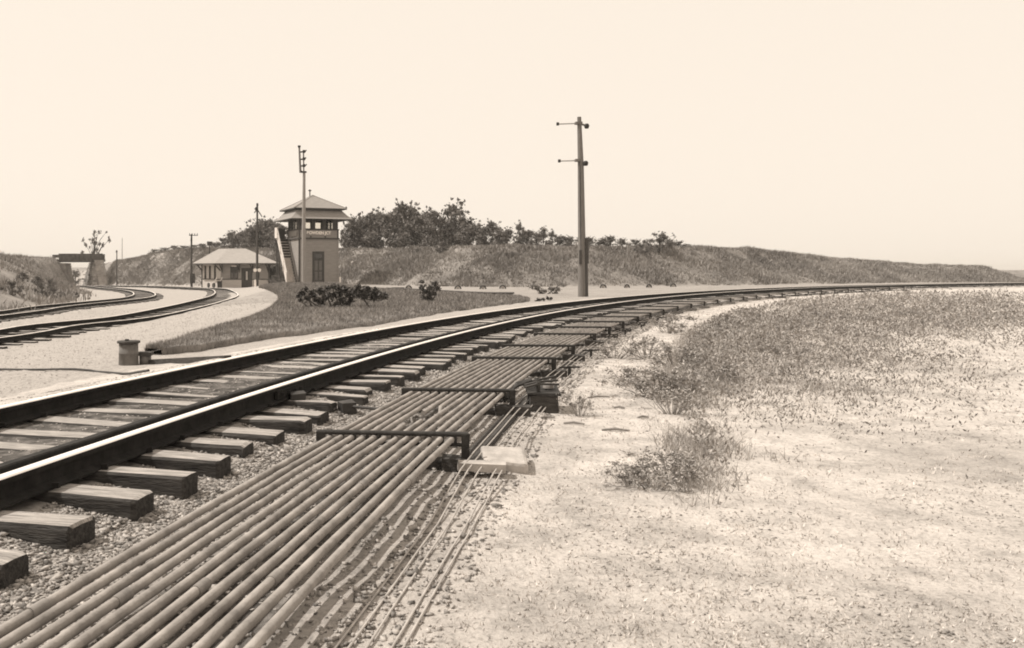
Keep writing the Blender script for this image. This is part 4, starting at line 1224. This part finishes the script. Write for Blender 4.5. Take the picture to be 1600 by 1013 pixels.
# shrubs on the lawn
def lawn_shrub(px, py, label, clumps, stems, size, nleaf, seed, m_):
    p = gp(px, py); mpp = p.y / F; p.z = tz(p.x, p.y)
    r = np.random.default_rng(seed)
    e = empty('shrub', p, label, 'shrub')
    C_ = np.array([((cx - px) * mpp, r.uniform(-.35, .35) * rr_ * mpp / 4, (py - cy) * mpp) for cx, cy, rr_ in clumps]); Rr = np.array([c[2] * mpp * .85 for c in clumps])
    cnt = np.maximum(10, Rr ** 2 / (Rr ** 2).sum() * nleaf).astype(int)
    link(bpy.data.objects.new('foliage', leaf_mesh('foliage', leaves(C_, Rr, cnt, size, r), m_)), e)
    for st in stems:
        MB().tube([((a - px) * mpp, 0, (py - b_) * mpp) for a, b_, _ in st], [c * mpp for _, _, c in st], 7).build('stem', M['bark'], e)
    return e
lawn_shrub(520, 489, 'sprawling dark shrub with bare crooked stems on the lawn before the tower',
    [(472, 459, 8), (480, 467, 8), (487, 458, 7), (470, 470, 5), (495, 470, 7), (500, 455, 9), (512, 452, 8), (522, 449, 7), (508, 465, 8), (519, 463, 10), (530, 460, 9), (536, 470, 8), (526, 477, 9), (520, 484, 9), (540, 453, 8), (545, 463, 9), (514, 486, 5), (528, 487, 4), (478, 452, 5), (560, 452, 8), (556, 461, 9), (548, 470, 7), (552, 455, 8), (533, 452, 8), (490, 463, 7), (502, 473, 7), (543, 475, 6), (466, 464, 5)],
    [[(520, 492, 2.4), (518, 480, 1.8), (512, 466, 1.2), (505, 456, .8)], [(518, 489, 2), (506, 482, 1.5), (494, 478, 1.2), (484, 470, .8)], [(487, 483, 1.6), (485, 474, 1.4), (480, 464, .9)], [(522, 488, 2), (532, 472, 1.4), (545, 460, .9)], [(516, 488, 1.6), (500, 486, 1.2), (480, 480, 1), (470, 470, .6)], [(521, 487, 1.4), (527, 474, 1), (524, 456, .6)], [(524, 487, 1.2), (540, 474, .9), (556, 462, .6)]], 0.062, 2900, 21, M['leaf_dark'])
lawn_shrub(583, 490, 'flat topped dark shrub on one leaning stem right of the sprawling shrub',
    [(566, 455, 8), (577, 458, 9), (588, 460, 9), (597, 462, 8), (603, 463, 5), (570, 464, 7), (584, 465, 7), (558, 462, 7), (587, 452, 4), (575, 450, 5), (560, 449, 5)],
    [[(583, 491, 1.6), (577, 480, 1.5), (568, 467, 1.2), (562, 458, .8)], [(566, 467, .9), (590, 470, .7), (604, 467, .5)]], 0.062, 1700, 22, M['leaf_dark'])
lawn_shrub(666, 479, 'small upright dark shrub narrowing to its foot on the lawn',
    [(660, 441, 4), (659, 450, 6), (665, 456, 8), (672, 459, 8), (680, 444, 7), (684, 451, 6), (673, 450, 6), (663, 466, 6), (671, 468, 6), (666, 475, 5), (678, 460, 5)],
    [[(666, 480, 2), (662, 466, 1.3), (659, 445, .7)], [(667, 480, 1.8), (672, 464, 1.2), (682, 446, .7)], [(666, 478, 1.5), (680, 464, .9)]], 0.06, 1200, 23, M['leaf_dark'])
lawn_shrub(851, 459, 'straggling pale weedy shrub left of the tall pole',
    [(832, 446, 6), (840, 450, 8), (850, 454, 8), (862, 451, 8), (871, 452, 7), (868, 458, 6), (835, 440, 4), (845, 458, 6), (880, 446, 4)],
    [[(851, 462, 1), (838, 450, .8), (832, 441, .5)], [(852, 462, 1), (868, 450, .7), (878, 442, .4)]], .075, 800, 24, M['leaf_pale'])
lawn_shrub(852, 471, 'low dark tuft at the lawn end beside the far rail',
    [(842, 469, 4), (849, 468, 4), (856, 467, 4), (838, 471, 3), (861, 467, 3)], [[(850, 472, 1), (850, 468, .6)]], .06, 300, 25, M['leaf_dark'])

# low pipe line behind the lawn
pp = [gp(x, y) for x, y in [(604, 456.5), (617, 457), (640, 458.5), (660, 459.5), (700, 462), (730, 463.5), (760, 465.5), (803, 466.5)]]
pp = [Vector((q.x, q.y, tz(q.x, q.y) + .24)) for q in pp]
e = empty('low_rail_line', Vector((pp[0].x, pp[0].y, pp[0].z - .24)), 'low dark pipe line on short props along the back of the lawn', 'pipe line')
for k in range(2):
    MB().tube([q + Vector((0, .3 * k, -.05 * k)) for q in pp], .045, 6).build('pipe', M['darkwood'], e, off=(pp[0].x, pp[0].y, pp[0].z - .24))
for i in range(len(pp) - 1):
    for t_ in (.15, .6):
        q = pp[i].lerp(pp[i + 1], t_)
        MB().box((q.x, q.y, q.z - .13), (.28, .2, .22), jit=.02).build('prop', M['darkwood'], e, off=(pp[0].x, pp[0].y, pp[0].z - .24))
p0_, p1_ = gp(636, 469), gp(645, 461)
o = MB().beam((0, 0, .04), (p1_.x - p0_.x, p1_.y - p0_.y, .25), .12, .10).build('prop_timber', M['darkwood'], loc=(p0_.x, p0_.y, tz(p0_.x, p0_.y)))
tag(o, 'short dark timber leaning up to the pipe line behind the lawn', 'timber')
p0_, p1_ = gp(612, 453), gp(632, 453)
o = MB().beam((0, 0, .1), (p1_.x - p0_.x, p1_.y - p0_.y, .1), .14, .16).build('loose_timber', M['darkwood'], loc=(p0_.x, p0_.y, tz(p0_.x, p0_.y)))
tag(o, 'dark timber lying on pale ground behind the pipe line', 'timber')
# hooped iron guards at the foot of the bank
hoop = None
HP = [(638.5, 452), (715.5, 452), (754.6, 452), (785.5, 451.5), (942.5, 450.5), (979.7, 450), (1014, 449.5), (1052, 448.5)]
for i, (px, py) in enumerate(HP):
    p = gp(px, py); p.z = tz(p.x, p.y)
    e = empty('iron_hoop', p, 'small dark arched hoop standing at the bank foot, %s from the left' % ORD[i], 'hoop', rz=random.uniform(-.3, .3), group='arched hoops along the foot of the bank')
    pts = [(.2 * math.cos(a), 0, .02 + .22 * math.sin(a)) for a in np.linspace(-.2, math.pi + .2, 13)]
    if hoop is None:
        hoop = MB(); hoop.tube(pts, .055, 6); hoop = hoop.mesh('arch', M['iron']); hst = MB().box((0, .12, .07), (.22, .2, .16), jit=.03).mesh('stone', M['concrete'])
    link(bpy.data.objects.new('arch', hoop), e); link(bpy.data.objects.new('stone', hst), e)
# pale posts of an old fence on the crest
for i, (px, py, hpx) in enumerate([(573, 388, 12), (823, 387, 11), (900, 388, 9), (981, 409, 26)]):
    p = gp(px, py, fine=True); hh = hpx * p.y / F
    tag(MB().tube([(0, 0, -.2), (.02, 0, hh)], .07, 7).build('fence_post', M['palewood' if i < 3 else 'greywood'], loc=p), ['pale post standing under the dark trees on the bank edge', 'pale post on the bank crest left of the tall pole', 'pale post on the bank crest behind the tall pole', 'taller grey post on the bank face right of the tall pole'][i], 'post', 'old posts on the bank')
for i, (px, py, s_) in enumerate([(552, 411.5, .24), (561, 402, .14)]):
    p = gp(px, py, fine=True)
    mb = MB(); mb.lathe([(0, s_), (s_ * .7, s_ * .7), (s_, s_ * .2), (s_ * .8, -s_ * .4)], (0, 0, 0), 9)
    tag(mb.build('rock', M['white'], loc=p), ['larger white rock on the bank face right of the tower', 'smaller white rock above the larger one on the bank'][i], 'rock')

# ------------------------------------------------------------------ thin summer haze
hb = MB().box((0, 1900, 8), (5900, 3900, 24.0))
hm = bpy.data.materials.new('haze'); hm.use_nodes = True
hn = hm.node_tree.nodes; hn.clear()
pv = hn.new('ShaderNodeVolumePrincipled'); pv.inputs['Density'].default_value = .0004; pv.inputs['Color'].default_value = (1, .96, .9, 1)
ho = hn.new('ShaderNodeOutputMaterial'); hm.node_tree.links.new(pv.outputs[0], ho.inputs['Volume'])
tag(hb.build('haze', hm), kind='stuff')
# ------------------------------------------------------------------ grass and weeds
# bank cover
n = 150000
bx = rng.uniform(-52, 75, n); d_in = rng.uniform(-.3, 12, n)
Ygrid = np.interp(bx, sorted(p[0] for p in REAR[2:]), [p[1] for p in sorted(REAR[2:])])
by = Ygrid + d_in * 1.25
dd = poly_dist(bx, by, REAR)
k = (dd > -.2) & (dd < 13); bx, by, dd = bx[k], by[k], dd[k]
den = vnoise(bx * .35, by * .35) * .6 + vnoise(bx * 1.1 + 9, by * 1.1) * .4
k = rng.random(len(bx)) < np.clip((den - .12) * 2.2, .25, 1); bx, by, den = bx[k], by[k], den[k]
g_ = blades('bank_grass', bx, by, terrain(bx, by), .16 + .42 * den ** 2, .10, M['bankgrass'], per=2, lean=.9, seed=4, spread=.12)
tag(g_, 'rough grass and weeds covering the long bank', 'grass', kind='stuff')
n = 40000
bx = rng.uniform(-50, -14, n); by = rng.uniform(22, 160, n)
dl = poly_dist(bx, by, LEFT); k = (dl > -1.2) & (dl < 12); bx, by = bx[k], by[k]
den = vnoise(bx * .5, by * .5)
k = rng.random(len(bx)) < np.clip((den - .2) * 1.8, .08, 1); bx, by, den = bx[k], by[k], den[k]
g_ = blades('bank_grass', bx, by, terrain(bx, by), .2 + .5 * den ** 2, .09, M['bankgrass'], per=2, lean=.9, seed=5, spread=.12)
tag(g_, 'rough weeds covering the left bank', 'grass', kind='stuff')
# dry weeds on the sand at the right
n = 42000
wy = 4.5 + 50 * rng.random(n) ** 1.7; wpx = rng.uniform(880, 1750, n); wx = (wpx - PX0) / F * wy
rho_ = np.hypot(wx - CX, wy - CY) - RC
pyx = PY0 + F * EYE / wy
den = vnoise(wx * 1.1 + 40, wy * .8) * .55 + vnoise(wx * 3.1, wy * 3.1 + 7) * .45
blob = lambda cx, cy, sx_, sy_: np.exp(-((wpx - cx) / sx_) ** 2 - ((pyx - cy) / sy_) ** 2)
want = .0 + .9 * blob(1030, 580, 90, 45) + .55 * blob(1040, 730, 70, 50) + .5 * blob(950, 570, 60, 30) + .6 * blob(1060, 520, 120, 25) + .10 * blob(1230, 560, 160, 60)
k = (rho_ < -4.0) & (rng.random(n) < np.clip(want * (den * 3.0 - .45), 0, 1))
wx, wy, den = wx[k], wy[k], den[k]
g_ = blades('dry_weeds', wx, wy, terrain(wx, wy), .03 + .085 * den + .0015 * wy, .004 + .0006 * wy, M['drygrass'], per=16, lean=1.6, seed=6, spread=.05 + .003 * wy)
tag(g_, 'thin dry weeds scattered over the sandy ground at the right', 'grass', kind='stuff')
n = 170000
wy = 4.6 + 48 * rng.random(n) ** 1.5; wpx = rng.uniform(860, 1760, n); wx = (wpx - PX0) / F * wy
rho_ = np.hypot(wx - CX, wy - CY) - RC
pyx = PY0 + F * EYE / wy
den = vnoise(wx * 1.3 + 21, wy * .9 + 4) * .5 + vnoise(wx * 4.1, wy * 4.1 + 7) * .5
want = 1.0 * blob(1030, 575, 95, 50) + 1.0 * blob(1030, 725, 75, 48) + .55 * blob(960, 560, 55, 30) + .8 * blob(1075, 515, 120, 28) + .20 * blob(1260, 560, 230, 90) + .24 * blob(1450, 500, 260, 30)
k = (rho_ < -4.2) & (rng.random(n) < np.clip(want * (den * 3.4 - .75), 0, 1))
wx, wy, den = wx[k], wy[k], den[k]
hh = (.05 + .20 * den ** 1.5) * rng.random(len(wx)) ** .8
P_ = np.stack([wx, wy, terrain(wx, wy) + hh], 1)
r5 = np.random.default_rng(55)
P_ = np.repeat(P_, 4, 0); nn = len(P_)
P_ += r5.normal(0, 1, (nn, 3)) * (np.repeat(.03 + .0025 * wy, 4))[:, None] * np.array([1, 1, .5])
a_ = r5.normal(0, 1, (nn, 3)); a_[:, 2] = np.abs(a_[:, 2]) + .5; a_ /= np.linalg.norm(a_, axis=1)[:, None]
b_ = np.cross(a_, r5.normal(0, 1, (nn, 3))); b_ /= np.linalg.norm(b_, axis=1)[:, None]
s_ = (np.repeat(.008 + .0011 * wy, 4) * r5.uniform(.6, 1.5, nn))[:, None]
Q_ = np.stack([P_ - a_ * s_, P_ + b_ * s_ * .4, P_ + a_ * s_, P_ - b_ * s_ * .4], 1)
M['weedcover'] = mat('weed_cover', .17, .32, .8, .95, island=.45)
tag(link(bpy.data.objects.new('low_weeds', leaf_mesh('low_weeds', Q_, M['weedcover']))), 'low grey weeds growing in patches on the sand right of the pipes', 'weeds', kind='stuff')
n = 12000
wy = 3 + 45 * rng.random(n) ** 2.0; wx = (rng.uniform(640, 1720, n) - PX0) / F * wy
rho_ = np.hypot(wx - CX, wy - CY) - RC
den = vnoise(wx * .9 + 3, wy * .7 + 11) * .6 + vnoise(wx * 3.3, wy * 3.3) * .4
k = (rho_ < -3.0) & (rng.random(n) < np.clip(den * 2.6 - .75, .03, 1)); wx, wy = wx[k], wy[k]
g_ = blades('sand_litter', wx, wy, terrain(wx, wy) + .012, .002 + .0010 * wy, .003 + .0012 * wy, mat('litter', .34, .52, 3, .95, island=.4), per=3, lean=4.5, seed=9, spread=.03 + .004 * wy)
tag(g_, 'fine dry litter and short stubble on the sandy ground', 'grass', kind='stuff')
# larger weed clumps (things)
def clump(seed, m_):
    r = np.random.default_rng(seed)
    C_ = np.array([(r.normal(0, .28), r.normal(0, .28), r.uniform(.12, .55)) for _ in range(22)]); Rr = r.uniform(.08, .2, 22)
    Q = leaves(C_, Rr * 1.25, np.full(22, 60), .026, r)
    mb = MB()
    for c in C_: mb.tube([(c[0] * .25, c[1] * .25, -.05), (c[0] * .7, c[1] * .7, c[2] * .6), (c[0], c[1], c[2] + .1)], [.008, .006, .003], 4, cap=False)
    return leaf_mesh('foliage', Q, m_), mb.mesh('stems', M['greywood'])
M['weedleaf'] = mat('weed_leaf', .22, .34, 3, .9, island=.4)
CL = [clump(s, M['weedleaf']) for s in (31, 32, 33)]
CP = [(1045, 622, .42, 'leafy grey weed clump, largest of those at the right of the sand'), (1018, 618, .34, 'weed clump left of the largest one on the sand'), (985, 600, .30, 'weed clump at the near end of the weedy strip'), (1052, 650, .30, 'weed clump alone below the largest one'),
      (905, 652, .30, 'thin weed clump on bare sand right of the crank box'), (1020, 760, .22, 'low weed clump in the lower patch, left part'), (1050, 752, .26, 'low weed clump in the lower patch, right part'), (985, 752, .18, 'low weed clump at the left fringe of the lower patch'),
      (1045, 520, .55, 'weed clump far back beside the end of the wires'), (1010, 560, .42, 'weed clump in the middle of the weedy strip'), (960, 560, .36, 'weed clump nearest the wires in the weedy strip'), (1058, 575, .45, 'weed clump at the right end of the weedy strip'), (1130, 600, .35, 'weed clump on open sand right of the weedy strip'), (1230, 560, .4, 'weed clump alone far out on the open sand')]
for i, (px, py, h, lab) in enumerate(CP):
    p = gp(px, py); p.z = tz(p.x, p.y)
    e = empty('weed_clump', p, lab, 'weed', rz=random.uniform(0, 6), group='weed clumps on the sandy ground')
    e.scale = (h * (1.9 if i != 4 else .9),) * 2 + (h * 1.25,)
    for nm, me_ in zip(('foliage', 'stems'), CL[i % 3]): link(bpy.data.objects.new(nm, me_), e)
# sticks and chips on the sand
for i, (px, py, L_) in enumerate([(897, 667, .17), (962, 676, .22), (856, 655, .12), (935, 622, .25), (968, 640, .1), (1005, 655, .1)]):
    p = gp(px, py); p.z = tz(p.x, p.y) + .012
    o = MB().tube([(-L_ / 2, 0, 0), (0, .01, .008), (L_ / 2, -.01, 0)], [.008, .012, .007], 6).build('stick', M['greywood'], loc=p)
    o.rotation_euler = (0, 0, random.uniform(-.4, .3))
    tag(o, ['short stick on bare sand below the thin weed', 'longest dark stick in the middle of the sand', 'small chip of wood just below the crank box', 'flat stick at the edge of the weedy strip', 'tiny stick in the middle of the bare sand', 'tiny stick at the right of the bare sand'][i], 'stick', 'sticks lying on the sand')
